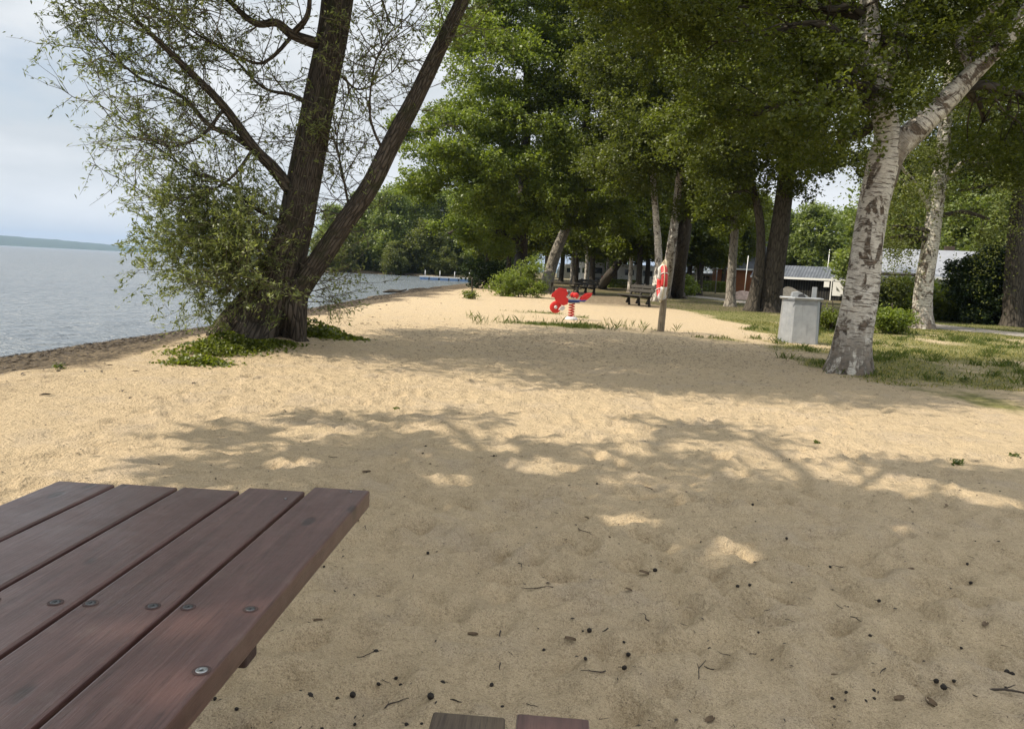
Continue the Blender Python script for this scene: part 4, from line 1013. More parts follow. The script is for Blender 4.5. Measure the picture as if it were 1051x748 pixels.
m = MB(); m.box((.405, -.1, .48), (.02, .1, .9)); m.build('hinge_strip', M['sheet_dark'], bn, False, .003)
m = MB(); m.box((-.0, -.345, .965), (.62, .02, .03)); m.build('drip_edge', M['sheet'], bn, False, .003)

# ------------------------------------------------------------------ spring rider
M['play_red'] = m_plain('red_play_panel', (.56, .028, .024), .38, 0, .12, 5); M['play_blue'] = m_plain('blue_seat_panel', (.03, .06, .22), .42, 0, .15, 6)
M['play_white'] = m_plain('pale_plastic', (.6, .6, .6), .5, 0, .1, 6); M['grey_steel'] = m_plain('grey_steel', (.30, .31, .33), .4, .6, .1, 10)
rp = ground_pt(584, 328)
rd = thing('spring_rider', 'red motorbike shaped spring rider with blue seat on a red coil spring', 'spring rider', rp, math.radians(8))
fair = [(-.34, .46), (-.22, .42), (-.10, .47), (-.08, .62), (-.16, .70), (-.10, .80), (-.17, .93), (-.34, .95), (-.45, .86), (-.56, .74), (-.57, .66), (-.46, .64), (-.43, .54)]
tail = [(.30, .58), (.42, .56), (.62, .74), (.66, .84), (.50, .82), (.34, .70)]
for dy in (-.13, .13):
    m = MB(); m.prism(fair, .022, np.eye(3), (0, dy, 0)); m.build('fairing_panel', M['play_red'], rd, False, .006)
    m = MB(); m.prism(tail, .022, np.eye(3), (0, dy * .9, 0)); m.build('tail_panel', M['play_red'], rd, False, .006)
m = MB(); m.prism([(-.20, .56), (.42, .56), (.50, .63), (.30, .605), (-.08, .60), (-.18, .64)], .27, np.eye(3), (0, 0, 0)); m.build('seat', M['play_blue'], rd, False, .01)
m = MB(); m.prism([(-.16, .52), (.30, .52), (.26, .555), (-.16, .555)], .2, np.eye(3), (0, 0, 0)); m.build('underframe', M['play_blue'], rd, False, .005)
m = MB(); m.tube([(-.16, -.30, .86), (-.12, -.15, .88), (-.12, .15, .88), (-.16, .30, .86)], [.016] * 4, 8, True); m.build('handlebar', M['grey_steel'], rd, True)
m = MB(); m.tube([(-.12, 0, .6), (.0, 0, .84), (-.12, 0, .88)], [.016] * 3, 8, True, resample=4); m.build('steering_stem', M['grey_steel'], rd, True)
m = MB(); m.lathe([(.001, -.02), (.085, -.02), (.095, 0), (.085, .02), (.001, .02)], 18, (.13, -.2, .74), Rx(PI / 2)); m.build('side_disc', M['play_red'], rd, True)
m = MB(); m.lathe([(.001, -.02), (.085, -.02), (.095, 0), (.085, .02), (.001, .02)], 18, (.13, .2, .74), Rx(PI / 2)); m.build('side_disc', M['play_red'], rd, True)
m = MB(); m.tube([(.1, -.27, .66), (.1, .27, .66)], [.016, .016], 8); m.build('footrest', M['grey_steel'], rd, True)
m = MB(); m.lathe([(.001, -.028), (.10, -.028), (.17, -.022), (.185, 0), (.17, .022), (.10, .028), (.001, .028)], 22, (-.44, 0, .36), Rx(PI / 2)); fw = m.build('front_wheel', M['play_red'], rd, True)
m = MB(); m.lathe([(.001, -.034), (.05, -.034), (.06, 0), (.05, .034), (.001, .034)], 14, (-.44, 0, .36), Rx(PI / 2)); m.build('hub', M['play_white'], fw, True)
m = MB(); m.prism([(-.36, .28), (-.22, .26), (-.14, .34), (-.2, .42), (-.3, .38)], .05, np.eye(3), (0, -.03, 0)); m.build('wheel_guard', M['play_white'], rd, False, .008)
m = MB(); th = np.linspace(0, 2 * PI * 5.5, 110); m.tube(np.stack([.085 * np.cos(th) + .06, .085 * np.sin(th), .09 + (.43) * th / th.max()], 1), [.018] * 110, 8); m.build('spring', M['play_red'], rd, True)
m = MB(); m.lathe([(.20, -.05), (.20, .05), (.14, .09), (.001, .09)], 18, (.06, 0, .0)); m.build('base_plate', M['play_white'], rd, True)
m = MB(); m.lathe([(.10, .50), (.11, .525), (.001, .525)], 14, (.06, 0, 0)); m.build('mount_plate', M['grey_steel'], rd)

rd.scale = (.92, .92, .92)
# ------------------------------------------------------------------ benches
def park_bench(label, p, rz, s=1.0):
    b = thing('park_bench', label, 'bench', p, rz, 'dark wooden benches on the sand'); b.scale = (s,) * 3
    for x in (-.8, 0, .8):
        m = MB(); m.beam((x, -.05, -.03), (x, .02, .42), .09, .09); m.beam((x, -.05, .36), (x, .5, .42), .09, .08); m.beam((x, .12, .1), (x, -.32, .98), .09, .07, (0, 1, 0)); m.build('support', M['old_wood'], b, False, .006)
    for yy in (.02, .17, .32, .47): m = MB(); m.box((0, yy, .46 + .01 * yy), (2.0, .13, .045)); m.build('seat_board', M['old_wood'], b, False, .006)
    for z_, y_ in ((.68, -.13), (.86, -.23)):
        m = MB(); m.box((0, y_, z_), (2.0, .045, .15), Rx(.45)); m.build('back_board', M['old_wood'], b, False, .006)
    return b
g = ground_pt(655, 314); park_bench('heavy dark wooden bench with slanted back standing behind the lifebuoy post', g, math.radians(115), 1.0)
g = ground_pt(601, 302); park_bench('dark wooden bench with slanted back behind the red spring rider', g, math.radians(125), 1.05)
g = ground_pt(578, 303)
pt = thing('picnic_table', 'dark weathered picnic table under the leaning oak, behind the spring rider', 'table', g, math.radians(5))
for k in range(5): m = MB(); m.box((0, -.3 + .15 * k, .75), (1.9, .135, .045)); m.build('board', M['old_wood'], pt, False, .005)
for yy in (-.72, .72): m = MB(); m.box((0, yy, .45), (1.9, .26, .045)); m.build('seat_board', M['old_wood'], pt, False, .005)
for x in (-.7, .7):
    for s in (-1, 1): m = MB(); m.beam((x, s * .2, .72), (x, s * .62, -.03), .05, .1); m.build('leg', M['old_wood'], pt, False, .004)
    m = MB(); m.beam((x + .05, -.8, .40), (x + .05, .8, .40), .045, .1); m.build('cross_rail', M['old_wood'], pt, False, .004)

# ------------------------------------------------------------------ buildings
t = NT('dark_board_wall'); v = t.coord('Object')
sx = t.n('ShaderNodeSeparateXYZ', i_0=v).outputs
w = t.n('ShaderNodeTexWave', i_Vector=v, i_Scale=1.3, bands_direction='X', wave_type='BANDS').outputs['Fac']
c = t.mix(t.f(w, .86, .95, 0, .8), t.ramp(t.noise(v, 4., 5), [(.3, (.012, .012, .012)), (.7, (.028, .027, .026))]), (.075, .072, .062))
M['shed_wall'] = t.pbr(c, .85, t.bump(w, .5, .03), 0, .2)
t = NT('corrugated_roof'); v = t.coord('Object')
w = t.n('ShaderNodeTexWave', i_Vector=v, i_Scale=1.1, bands_direction='X').outputs['Fac']
c = t.mix(t.f(t.noise(v, 1.2, 5), .4, .65), (.085, .095, .11), (.14, .15, .168))
M['roof_metal'] = t.pbr(t.mix(t.f(w, .1, .3), (.06, .065, .075), c), .5, t.bump(w, .8, .06), .3, .5)
M['white_paint'] = m_plain('white_paint', (.74, .74, .72), .55, 0, .06, 3); M['white_board'] = m_plain('white_board', (.78, .78, .76), .5, 0, .04, 3)
M['trim_dark'] = m_plain('dark_trim', (.02, .02, .022), .7, 0, .2, 4)
M['glass'] = m_plain('window_glass', (.03, .04, .05), .08, 0, .2, 2, spec=.8)
M['plank_orange'] = m_plain('orange_plank', (.30, .105, .032), .7, 0, .2, 3); M['roof_grey'] = m_plain('grey_roof', (.10, .105, .12), .75, 0, .15, 2)
M['roof_pale'] = m_plain('pale_grey_roof', (.23, .24, .265), .6, 0, .1, 2); M['roof_blue'] = m_plain('blue_grey_roof', (.28, .32, .37), .5, .2, .1, 2); M['wall_brown'] = m_plain('dark_brown_wall', (.05, .035, .026), .8, 0, .2, 4)

def house(name, label, cat, c, rz, w, d, h, rise, wall, roof, over=.35, ridge='X', wins=(), trim=True, group=None, roof_t=.12, door=None):
    """gabled house, ridge along local x; wins: (x, z, w, h) on the front (-y) face, or ('g', y...) no"""
    b = thing(name, label, cat, c, rz, group)
    m = MB(); m.box((0, 0, h / 2 - .1), (w, d, h + .2))
    m.add([(-w / 2, -d / 2, h), (-w / 2, d / 2, h), (-w / 2, 0, h + rise), (-w / 2 + .02, -d / 2, h), (-w / 2 + .02, d / 2, h), (-w / 2 + .02, 0, h + rise)], [(0, 2, 1), (3, 4, 5), (0, 1, 4, 3), (1, 2, 5, 4), (2, 0, 3, 5)])
    m.add([(w / 2 - .02, -d / 2, h), (w / 2 - .02, d / 2, h), (w / 2 - .02, 0, h + rise), (w / 2, -d / 2, h), (w / 2, d / 2, h), (w / 2, 0, h + rise)], [(0, 2, 1), (3, 4, 5), (0, 1, 4, 3), (1, 2, 5, 4), (2, 0, 3, 5)])
    m.build('wall', wall, b)
    r = MB(); sl = rise / (d / 2)
    for s in (-1, 1):
        e = s * (d / 2 + over); ez = h - sl * over + .03; L = w / 2 + over
        v = [(-L, 0, h + rise + .03), (L, 0, h + rise + .03), (L, e, ez), (-L, e, ez)]
        v += [(x, y, z + roof_t) for x, y, z in v]
        f = [(0, 1, 2, 3), (7, 6, 5, 4), (0, 4, 5, 1), (1, 5, 6, 2), (2, 6, 7, 3), (3, 7, 4, 0)]
        r.add(v, f if s > 0 else [q[::-1] for q in f])
    ro = r.build('roof', roof, b)
    if trim:
        q = MB(); q.box((0, -(d / 2 + over) - .03, h - sl * over + .06), (w + 2 * over, .05, .2)); q.build('fascia', M['white_paint'] if trim is True else trim, ro)
    for (x, z, ww, hh) in wins:
        fr = MB(); y = -d / 2 - .03
        for dx in (-ww / 2, 0, ww / 2): fr.box((x + dx, y, z), (.09, .08, hh))
        for dz in (-hh / 2, 0, hh / 2): fr.box((x, y - .004, z + dz), (ww + .09, .08, .09))
        fo = fr.build('window', M['white_paint'], b)
        g_ = MB(); g_.box((x, -d / 2 - .008, z), (ww - .02, .03, hh - .02)); g_.build('pane', M['glass'], fo)
    return b

# black shed with metal roof
p0 = at(790, 303, 78); p1 = at(880, 309, 74); cx, cy = (p0[0] + p1[0]) / 2, 76
rz = math.atan2(p1[1] - p0[1], p1[0] - p0[0])
sh = house('storage_shed', 'low black board shed with grey corrugated metal roof and white notice boards', 'shed', (cx, cy + 1.6, H1(cx, cy)), rz, 9.2, 4.2, 2.15, .95, M['shed_wall'], M['roof_metal'], .55, trim=True)
m = MB(); m.box((-3.9, -2.2, 1.25), (.6, .06, .9)); o = m.build('window', M['white_paint'], sh); q = MB(); q.box((-3.9, -2.25, 1.4), (.42, .04, .45)); q.build('pane', M['glass'], o)
nbp = lambda px, py, y: at(px, py, y)
p = at(860, 297, 73.5); nb = thing('notice_board', 'large blank white notice board on a pale post before the black shed', 'notice board', (p[0], p[1], H1(p[0], p[1])), rz)
m = MB(); m.box((0, 0, 1.15), (.95, .05, 1.35)); m.build('board', M['white_board'], nb, False, .01)
m = MB(); m.box((-.62, .0, 1.1), (.1, .1, 2.3)); m.build('post', M['white_paint'], nb)
m = MB(); m.box((-.3, .04, .9), (.74, .03, .06)); m.build('bracket', M['white_paint'], nb)
p = at(848.5, 292, 75.2); m = MB(); m.box((0, 0, 0), (.5, .05, .55)); m.box((0, -.03, .0), (.44, .02, .49)); o = m.build('notice_board', M['white_board'], None, False); o.location = tuple(at(848.5, 292, 74.25)); o.rotation_euler = (0, 0, rz)
tag(o, 'small white notice panel fixed to the black shed wall', 'notice board')
# brown plank house with steep grey gable
p = at(768, 300, 104); hb_ = house('plank_house', 'orange brown plank house with dark grey gable roof behind the double trunk', 'house', (p[0], p[1] + 4, H1(p[0], p[1])), math.radians(-12), 7.5, 8, 3.3, 3.6, M['plank_orange'], M['roof_grey'], .4, wins=((2.4, 1.5, 1.0, 1.2),))
m = MB(); m.box((3.0, -5.0, 2.35), (2.6, 2.2, .14), Rx(.25)); m.box((1.85, -5.8, 1.1), (.12, .12, 2.2)); m.box((4.1, -5.8, 1.1), (.12, .12, 2.2)); m.build('porch', M['trim_dark'], hb_)
p = at(812, 300, 122); house('cottage', 'cottage with dark grey roof showing above the black shed', 'house', (p[0], p[1], H1(p[0], p[1])), math.radians(60), 9, 8, 3.4, 3.9, M['wall_brown'], M['roof_grey'], .4, trim=False)
# pale house far back in the middle
p = at(727, 300, 118); house('low_house', 'long low house with pale blue grey roof seen between far trunks', 'house', (p[0], p[1], H1(p[0], p[1])), math.radians(-4), 13, 7, 2.5, 2.7, M['white_paint'], M['roof_blue'], .5, wins=((-4, 1.4, 1.2, 1.1), (-1.2, 1.4, 1.2, 1.1), (1.6, 1.4, 1.2, 1.1), (4.4, 1.4, 1.2, 1.1)), trim=M['trim_dark'])
# white house at the right
p = at(984, 300, 53); wh = house('white_house', 'white house with pale grey tiled roof and veranda behind the slender birch', 'house', (p[0], p[1] + 3.5, H1(p[0], p[1])), math.radians(-18), 9.4, 7, 2.45, 1.75, M['white_paint'], M['roof_pale'], .5, wins=((-3.8, 1.4, 1.2, 1.3), (-2.2, 1.4, 1.2, 1.3), (1.2, 1.4, 1.1, 1.2), (3.4, 1.4, 1.1, 1.2)))
m = MB()
for x in np.arange(-4.6, -1.0, .88): m.box((x, -5.2, 1.1), (.09, .09, 2.2))
m.box((-2.84, -5.2, 2.22), (3.7, .12, .12)); m.box((-2.84, -5.2, .95), (3.7, .06, .08)); m.build('veranda_frame', M['white_paint'], wh)
m = MB(); m.box((-2.84, -4.4, 2.42), (3.9, 1.9, .1), Rx(.08)); m.build('veranda_roof', M['wall_brown'], wh)
for k in range(7):
    m = MB(); yy = .35 + k * .45; 
m = MB(); m.box((1.0, .8, 4.2), (.6, .6, 1.0)); m.build('chimney', M['wall_brown'], wh)

# ------------------------------------------------------------------ caravans and motorhome
def caravan(name, label, px, y, rz, L=5.2, hh=2.3, group=None, cab=False):
    p = at(px, 300, y); b = thing(name, label, 'caravan' if not cab else 'motorhome', (p[0], p[1], H1(p[0], p[1])), rz, group)
    m = MB(); m.prism([(-L / 2, .5), (L / 2, .5), (L / 2, 2.0), (L / 2 - .25, hh + .4), (-L / 2 + .5, hh + .4), (-L / 2 + .05, 1.7)], 2.2, np.eye(3), (0, 0, 0)); m.build('body', M['white_paint'], b, False, .08)
    for x, ww in ((-1.2, 1.1), (1.1, 1.2)):
        m = MB(); m.box((x, -1.12, 1.75), (ww, .05, .65)); m.build('window', M['glass'], b, False, .04)
    m = MB(); m.box((L / 2 + .02, 0, 1.8), (.06, 1.5, .7)); m.build('window', M['glass'], b, False, .03)
    for s in (-1, 1):
        for x in ((.4,) if not cab else (-1.6, 1.7)):
            m = MB(); m.lathe([(.001, -.1), (.25, -.1), (.33, -.08), (.33, .08), (.25, .1), (.001, .1)], 18, (x, s * 1.0, .33), Rx(PI / 2)); wv = m.build('wheel', M['trim_dark'], b, True)
            m = MB(); m.lathe([(.001, -.02), (.17, -.02), (.17, .02), (.001, .02)], 14, (x, s * 1.1, .33), Rx(PI / 2)); m.build('rim', M['grey_steel'], wv, True)
    if cab:
        m = MB(); m.box((L / 2 + .05, 0, .8), (.08, 1.9, .3)); m.build('bumper', M['grey_steel'], b, False, .03)
        for s in (-1, 1): m = MB(); m.box((L / 2 + .07, s * .8, 1.05), (.05, .2, .25)); m.build('tail_lamp', M['play_red'], b)
    else:
        m = MB(); m.beam((-L / 2, 0, .5), (-L / 2 - 1.1, 0, .45), .12, .1); m.build('drawbar', M['grey_steel'], b)
    return b
caravan('motorhome', 'white motorhome with dark window parked beyond the leaning trunk', 604 - 0, 98, math.radians(-80), 6, 2.4, None, True)
caravan('caravan', 'white caravan partly hidden by the dark trunk above the park bench', 651, 92, math.radians(12), 5.4, 2.3, 'parked caravans')
caravan('caravan', 'white caravan seen between the park bench and the lifebuoy', 668, 100, math.radians(-6), 5., 2.3, 'parked caravans')
caravan('caravan', 'white caravan far behind the spring rider bench', 588, 120, math.radians(20), 5., 2.3, 'parked caravans')

# ------------------------------------------------------------------ posts, hedge, piles, jetty
g = at(734, 301, 80); g[2] = H1(g[0], g[1])
lp = thing('street_lamp', 'tall thin grey street lamp with a short arm beside the clipped hedge', 'street lamp', g)
m = MB(); m.tube([(0, 0, -.1), (0, 0, 2.2), (0.12, 0, 4.9)], [.06, .055, .045], 10); m.build('pole', M['grey_steel'], lp, True)
m = MB(); m.tube([(.12, 0, 4.9), (.08, 0, 5.02), (-.35, 0, 5.06)], [.035, .035, .03], 8, resample=3); m.build('arm', M['grey_steel'], lp, True)
m = MB(); m.box((-.5, 0, 5.05), (.5, .18, .1)); m.build('lamp_head', M['grey_steel'], lp, False, .02)
g = at(764, 299, 84); g[2] = H1(g[0], g[1]); m = MB(); m.tube([(0, 0, -.1), (.1, 0, 4.2)], [.05, .04], 8); o = m.build('white_pole', M['white_paint'], None, True); o.location = tuple(g); tag(o, 'thin white pole standing before the orange brown house', 'pole')
g = at(848, 285, 96); g[2] = H1(g[0], g[1]); m = MB(); m.tube([(0, 0, -.1), (.1, 0, 5.9)], [.06, .04], 8); o = m.build('flag_pole', M['white_paint'], None, True); o.location = tuple(g); tag(o, 'thin pale pole rising behind the black shed roof', 'pole')
def hedge(label, px, y, w, h, d, seed):
    rs = np.random.default_rng(seed); p = at(px, 300, y); z0 = H1(p[0], p[1]); n = 9000
    u = rs.uniform(-1, 1, (n, 3)); k = rs.integers(0, 3, n); u[np.arange(n), k] = np.sign(u[np.arange(n), k]) * (1 - rs.exponential(.06, n))
    C = np.array([p[0], p[1], z0 + h / 2]) + u * np.array([w / 2, d / 2, h / 2]) * (1 + .05 * rs.normal(size=(n, 1)))
    b = thing('clipped_hedge', label, 'hedge', (p[0], p[1], z0)); leaves_mesh('foliage', C, .13, M['leaf_bright'], b, .6, .4, off=(p[0], p[1], z0))
    m = MB()
    for q in np.linspace(-.45, .45, 9): m.tube([(q * w, 0, -.05), (q * w + .03, 0, h * .45), (q * w - .02, .02, h * .85)], [.03, .025, .012], 5)
    m.build('stems', M['bark_dark'], b)
hedge('low clipped green hedge before the pale blue roofed house', 727, 90, 3.6, 1.2, 1.0, 1); hedge('low clipped hedge below the far caravans', 640, 84, 3.4, .9, .9, 2)
def pile(label, px, y, rx, h, mat, seed):
    p = at(px, 300, y); n = 40; m = MB(); V = []; F = []
    rr = np.linspace(0, 1, 12); th = np.arange(n) * 2 * PI / n
    for r in rr:
        for a in th:
            x, yy = r * rx * math.cos(a), r * rx * .7 * math.sin(a)
            V.append((x, yy, h * (1 - r ** 1.4) - .05 + .16 * h * float(vnoise(np.array([x * 1.6]), np.array([yy * 1.6]), None, seed)[0]) + .12 * h * float(vnoise(np.array([x * 5.]), np.array([yy * 5.]), None, seed)[0])))
    for i in range(11):
        for k in range(n): F.append((i * n + k, (i + 1) * n + k, (i + 1) * n + (k + 1) % n, i * n + (k + 1) % n))
    m.add(V, F); o = m.build('gravel_pile', mat, None, True); o.location = (p[0], p[1], H1(p[0], p[1])); tag(o, label, 'gravel pile')
M['gravel_pink'] = m_plain('pinkish_gravel', (.38, .28, .23), .95, 0, .35, 5, .8); M['gravel_tan'] = m_plain('tan_gravel', (.36, .30, .22), .95, 0, .3, 4, .6)
pile('rough pinkish gravel heap beyond the path, beside the double trunk', 765, 58, 1.5, .75, M['gravel_pink'], 3); pile('long tan gravel heap in front of the black shed', 808, 66, 2.4, .95, M['gravel_tan'], 4)
M['jetty_blue'] = m_plain('blue_float', (.09, .16, .30), .5, 0, .2, 3); M['deck'] = m_plain('pale_deck', (.42, .43, .42), .7, 0, .15, 3)
jl, jr = at(431, 287, 96), at(492, 287, 96)
jt = thing('jetty', 'long blue and grey floating jetty reaching from the beach into the lake', 'jetty', ((jl[0] + jr[0]) / 2, 96, WATER))
jw = jr[0] - jl[0]
m = MB(); m.box((0, 0, .38), (jw, 1.6, .16)); m.build('deck', M['deck'], jt, False, .02)
for k in range(6): m = MB(); m.box((-jw / 2 + jw * (k + .5) / 6, -.1, .12), (jw / 6 - .15, 1.5, .36)); m.build('float', M['jetty_blue'], jt, False, .04)
for k in range(4): m = MB(); m.tube([(-jw / 2 + jw * (k + .3) / 4, .7, -.6), (-jw / 2 + jw * (k + .3) / 4, .7, 1.2)], [.05, .05], 8); m.build('mooring_post', M['grey_steel'], jt, True)

# driftwood at the waterline
rs = np.random.default_rng(77)
for k, (px, py, L, lb) in enumerate(((436, 298, 2.2, 'dark driftwood stick lying at the waterline before the jetty'), (405, 300, 1.4, 'short dark driftwood lying in the shallow water'), (462, 296, 1.2, 'dark driftwood branch on the sand close to the water'))):
    g = gp(px, py, WATER + .04); m = MB(); a = rs.uniform(-.5, .5)
    P = np.array([[-L / 2, 0, 0], [-L * .15, .05, .08], [L * .2, -.04, .10], [L / 2, .06, .22 if k != 9 else 0.]]) @ Rz(a).T
    m.tube(P, [.05, .09, .07, .03], 8, True, .25, 2, k, 4); o = m.build('driftwood', M['bark_dark'], None, True); o.location = (g[0], g[1], g[2] - .02)
    tag(o, lb, 'driftwood')

# ------------------------------------------------------------------ litter on the sand
M['cone'] = m_plain('dark_cone', (.022, .017, .013), .85, 0, .35, 60); M['stick'] = m_plain('dry_stick', (.05, .038, .028), .85, 0, .35, 40); M['dead_leaf'] = m_plain('dead_leaf', (.10, .065, .035), .8, 0, .4, 30)
cones = []
for v_ in range(4):
    m = MB(); r = .0105 * (1 + .15 * v_); prof = [(.001, -r * 1.2)] + [(r * math.sin(q) * (1 + .16 * (i % 2)), -r * 1.25 * math.cos(q)) for i, q in enumerate(np.linspace(.35, 2.85, 9))] + [(.001, r * 1.3)]
    m.lathe(prof, 10, rot=Rx(1.2)); m.tube([(0, r * .9, r * .4), (.004, r * 1.9, r * .2), (.012, r * 2.8, 0)], [.002, .0015, .001], 4)
    o = m.build('alder_cone', M['cone'], None, True); cones.append(o)
sticks = []
for v_ in range(6):
    rs2 = np.random.default_rng(200 + v_); L = [.06, .09, .13, .17, .11, .2][v_]
    P = np.cumsum(np.vstack([[0, 0, 0], np.stack([np.full(5, L / 5), rs2.normal(size=5) * L * .06, rs2.normal(size=5) * .003], 1)]), 0); P -= P.mean(0)
    m = MB(); m.tube(P, np.linspace(.0042, .0016, 6), 5, True, resample=2)
    for q in range(v_ % 3): i = rs2.integers(1, 4); m.tube([P[i], P[i] + [L * .12, L * .12 * (1 if q else -1), .006]], [.002, .001], 4)
    sticks.append(m.build('stick', M['stick'], None, True))
dl = []
for v_ in range(2):
    m = MB(); xs_ = np.linspace(-.022, .022, 7); V = []; 
    for x_ in xs_:
        w_ = .011 * math.sqrt(max(0, 1 - (x_ / .023) ** 2)) + .0005
        for s in (-1, 0, 1): V.append((x_, s * w_, .006 * s * s + .05 * x_ * x_ * 8 * (v_ + .5)))
    m.add(V, [(i * 3 + j, i * 3 + j + 1, i * 3 + j + 4, i * 3 + j + 3) for i in range(6) for j in range(2)]); dl.append(m.build('dead_leaf', M['dead_leaf'], None, True))
first = set()
def litter(src, x, y, rz, s, label, cat, group, dz=.006):
    o = src if src.name not in first else src.copy()
    if src.name in first: COL.objects.link(o)
    first.add(src.name)
    o.location = (x, y, _zi(x, y) + dz * s * .6); o.rotation_euler = (0, 0, rz); o.scale = (s, s, s)
    return tag(o, label, cat, group)
rs = np.random.default_rng(123)
def rpos():
    px, py = rs.uniform(150, 1051), 455 + 290 * rs.uniform() ** .8
    g = gp(px, py); return g[0], g[1]
for k in range(120):
    x, y = rpos()
    if k % 3 == 0 and k: x, y = lx + rs.normal() * .06, ly + rs.normal() * .06
    lx, ly = x, y
    litter(cones[k % 4], x, y, rs.uniform(0, 6.28), rs.uniform(.26, .62), 'small dark alder cone lying on the shaded sand', 'cone', 'alder cones scattered on the sand')
for k in range(70):
    x, y = rpos(); litter(sticks[k % 6], x, y, rs.uniform(0, 6.28), rs.uniform(.25, .75), 'thin dry twig lying on the sand', 'twig', 'twigs scattered on the sand', .005)
for k in range(26):
    x, y = rpos(); litter(dl[k % 2], x, y, rs.uniform(0, 6.28), rs.uniform(.6, 1.2), 'small dead brown leaf lying on the sand', 'leaf', 'dead leaves scattered on the sand', .003)
g = gp(1020, 708); o = litter(sticks[5], g[0], g[1], -.45, 1.5, 'longest bent twig lying in the lower corner of the sand', 'twig', None, .004)
if 'group' in o: del o['group']
# fine crumbs of bark and dried weed: uncountable; the dense cluster is added to deepen the willow's shade
rs = np.random.default_rng(321); n = 9000
n2 = 16000; n += n2; x = np.concatenate([rs.uniform(-6, 9, n - n2), rs.normal(1.5, 3.2, n2)]); y = np.concatenate([1.3 + 15 * rs.uniform(0, 1, n - n2) ** 1.8, rs.normal(13.2, 2.4, n2)]); k_ = land_d(x, y) > .8; x = x[k_]; y = y[k_]; n = len(x); z = np.array([_zi(a, b) for a, b in zip(x, y)]) + .002
L = rs.uniform(.0015, .009, n) * (1 + y / 7); W_ = L * rs.uniform(.15, .5, n); a = rs.uniform(0, PI, n); c, s = np.cos(a), np.sin(a)
V = np.stack([np.stack([x - c * L, y - s * L, z], 1), np.stack([x + s * W_, y - c * W_, z + .4 * W_], 1), np.stack([x + c * L, y + s * L, z + .001], 1), np.stack([x - s * W_, y + c * W_, z + .6 * W_], 1)], 1).reshape(-1, 3)
tag(np_mesh('debris_and_shade', V, np.arange(n * 4).reshape(n, 4), M['stick'], None), 'fine dark crumbs of bark and weed on the sand, denser to deepen the willow shade', 'debris', kind='stuff')
# weed wrack along the waterline
n = 13000; y = rs.uniform(6, 60, n); dd = np.abs(rs.normal(0, .75, n)) * np.where(rs.uniform(0, 1, n) < .3, 2.2, 1.) + .15; x = shore(y) + dd; z = H(x, y) + .006
L = rs.uniform(.015, .06, n); W_ = L * .25; a = rs.normal(PI / 2, .7, n); c, s = np.cos(a), np.sin(a)
V = np.stack([np.stack([x - c * L, y - s * L, z], 1), np.stack([x + s * W_, y - c * W_, z + .012], 1), np.stack([x + c * L, y + s * L, z], 1), np.stack([x - s * W_, y + c * W_, z + .01], 1)], 1).reshape(-1, 3)
tag(np_mesh('shore_weed', V, np.arange(n * 4).reshape(n, 4), M['stick'], None), 'dark dried water weed washed up along the shoreline', 'weed', kind='stuff')
# sparse weeds on the sand
for k, (px, py, s, lb) in enumerate(((983, 478, 1., 'tiny green grass tuft on the sunlit sand'), (407, 420, .7, 'tiny pale sprout on the sand in the middle'), (838, 455, .7, 'small thin sprout on sunlit sand before the big birch'), (1040, 470, .9, 'small green tuft at the picture edge on sunlit sand'), (990, 392, 1.5, 'low leafy weed at the edge of the dry grass'), (965, 385, 1.2, 'round green weed between the big birch and the path'), (60, 378, 1.4, 'low green weeds near the waterline'))):
    rs2 = np.random.default_rng(500 + k); g = gp(px, py); n = 60
    C = np.array([g[0], g[1], H1(g[0], g[1])]) + rs2.normal(size=(n, 3)) * np.array([.02, .02, .010]) * s + [0, 0, .02 * s]
    o = leaves_mesh('weed_tuft', C, .035 * s, M['grass'], None, .35, .3, off=g); o.location = tuple(g); tag(o, lb, 'weed')

# ------------------------------------------------------------------ haze
hz = MB(); hz.box((0, 600, 66), (16000, 14000, 140)); ho = hz.build('haze', [], None)
t = NT('haze_air'); pv = t.n('ShaderNodeVolumePrincipled'); t.set(pv.inputs['Color'], (.42, .58, .82, 1)); t.set(pv.inputs['Density'], .00014); t.set(pv.inputs['Anisotropy'], .2)
t.t.links.new(pv.outputs[0], t.out.inputs['Volume']); ho.data.materials.append(t.m)
tag(ho, 'thin pale summer haze over the lake', 'haze', kind='stuff')

# ------------------------------------------------------------------ light
sv = Vector((-math.cos(EL) * math.cos(BB), math.cos(EL) * math.sin(BB), math.sin(EL)))
sun = bpy.data.lights.new('sun', 'SUN'); sun.energy = 4.75; sun.angle = math.radians(.5); sun.color = (1., .905, .755)
so = bpy.data.objects.new('sun', sun); COL.objects.link(so); so.rotation_euler = sv.to_track_quat('Z', 'Y').to_euler()
wd = bpy.data.worlds.new('World'); SC.world = wd; wd.use_nodes = True; nt = wd.node_tree; nt.nodes.clear()
out = nt.nodes.new('ShaderNodeOutputWorld'); bg = nt.nodes.new('ShaderNodeBackground'); sky = nt.nodes.new('ShaderNodeTexSky')
sky.sky_type = 'NISHITA'; sky.sun_disc = False; sky.sun_elevation = EL; sky.sun_rotation = math.atan2(sv.x, sv.y); sky.dust_density = 1.6
tc = nt.nodes.new('ShaderNodeTexCoord'); mp = nt.nodes.new('ShaderNodeMapping'); mp.inputs['Scale'].default_value = (1, 1, 2.6)
nz = nt.nodes.new('ShaderNodeTexNoise'); nz.inputs['Scale'].default_value = 2.6; nz.inputs['Detail'].default_value = 7; nz.inputs['Roughness'].default_value = .55
rm = nt.nodes.new('ShaderNodeValToRGB'); rm.color_ramp.elements[0].position = .22; rm.color_ramp.elements[1].position = .46
nz2 = nt.nodes.new('ShaderNodeTexNoise'); nz2.inputs['Scale'].default_value = 4.2; nz2.inputs['Detail'].default_value = 5
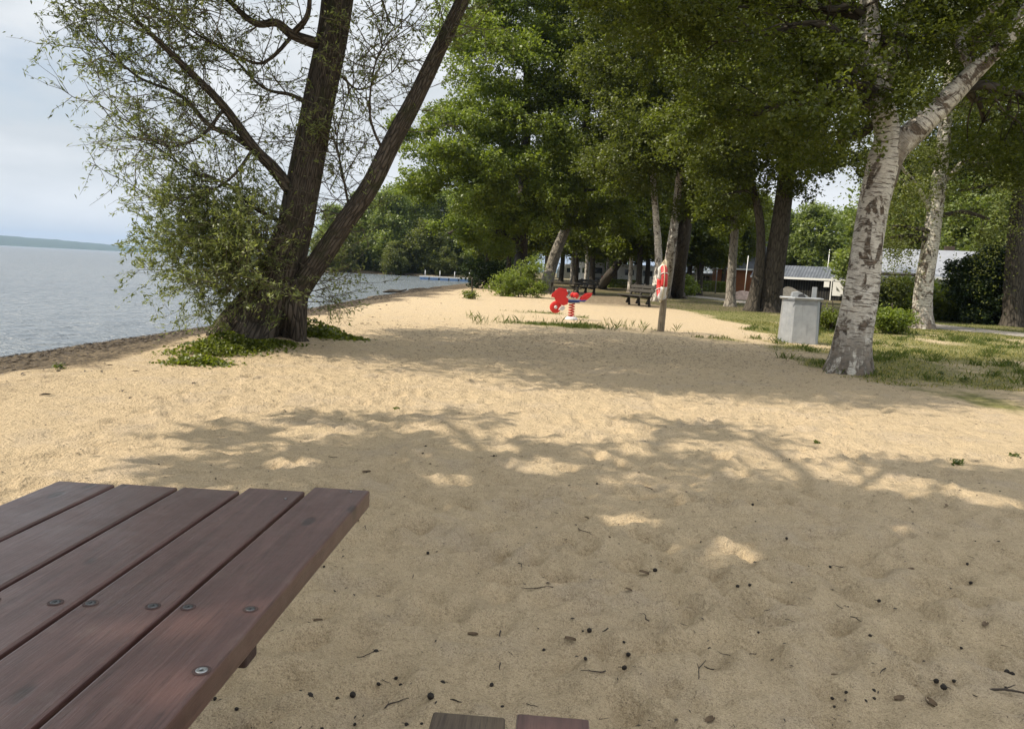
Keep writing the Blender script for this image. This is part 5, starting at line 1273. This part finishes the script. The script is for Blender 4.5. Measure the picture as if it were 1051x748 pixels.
cr = nt.nodes.new('ShaderNodeValToRGB'); cr.color_ramp.elements[0].position = .35; cr.color_ramp.elements[0].color = (5.2, 5.55, 5.85, 1); cr.color_ramp.elements[1].position = .65; cr.color_ramp.elements[1].color = (7.0, 7.2, 7.4, 1)
mx = nt.nodes.new('ShaderNodeMixRGB')
lk = nt.links.new
lk(tc.outputs['Generated'], mp.inputs[0]); lk(mp.outputs[0], nz.inputs['Vector']); lk(mp.outputs[0], nz2.inputs['Vector']); lk(nz.outputs['Fac'], rm.inputs[0]); lk(nz2.outputs['Fac'], cr.inputs[0])
sz = nt.nodes.new('ShaderNodeSeparateXYZ'); lk(tc.outputs['Generated'], sz.inputs[0])
ze = nt.nodes.new('ShaderNodeMapRange'); ze.inputs[1].default_value = .25; ze.inputs[2].default_value = .95; ze.inputs[3].default_value = 1.; ze.inputs[4].default_value = 1.9; lk(sz.outputs['Z'], ze.inputs[0])
zm = nt.nodes.new('ShaderNodeVectorMath'); zm.operation = 'SCALE'; lk(cr.outputs[0], zm.inputs[0]); lk(ze.outputs[0], zm.inputs['Scale'])   # overcast cloud is brighter overhead, strengthened out of view for fill light
lk(rm.outputs[0], mx.inputs[0]); lk(sky.outputs[0], mx.inputs[1]); lk(zm.outputs[0], mx.inputs[2]); lk(mx.outputs[0], bg.inputs[0]); bg.inputs[1].default_value = .1; lk(bg.outputs[0], out.inputs[0])

# ------------------------------------------------------------------ camera
cd = bpy.data.cameras.new('camera'); co = bpy.data.objects.new('camera', cd); COL.objects.link(co)
cd.sensor_width = 36; cd.sensor_fit = 'HORIZONTAL'; cd.lens = FPX / PW * 36; cd.clip_start = .05; cd.clip_end = 20000
mw_ = Matrix(((_R[0], _U[0], -_f[0], CAM[0]), (_R[1], _U[1], -_f[1], CAM[1]), (_R[2], _U[2], -_f[2], CAM[2]), (0, 0, 0, 1)))
co.matrix_world = mw_; SC.camera = co
SC.view_settings.view_transform = 'Standard'; SC.view_settings.look = 'None'; SC.view_settings.exposure = .44; SC.view_settings.gamma = 1
SC.render.engine = 'CYCLES'; cy_ = SC.cycles
cy_.use_denoising = True; cy_.denoising_prefilter = 'ACCURATE'; cy_.denoising_input_passes = 'RGB_ALBEDO_NORMAL'; cy_.sample_clamp_direct = 2.2; cy_.max_bounces = 7; cy_.diffuse_bounces = 4; cy_.glossy_bounces = 3; cy_.transmission_bounces = 4; cy_.volume_bounces = 0
cy_.use_adaptive_sampling = False; cy_.sample_clamp_indirect = 6
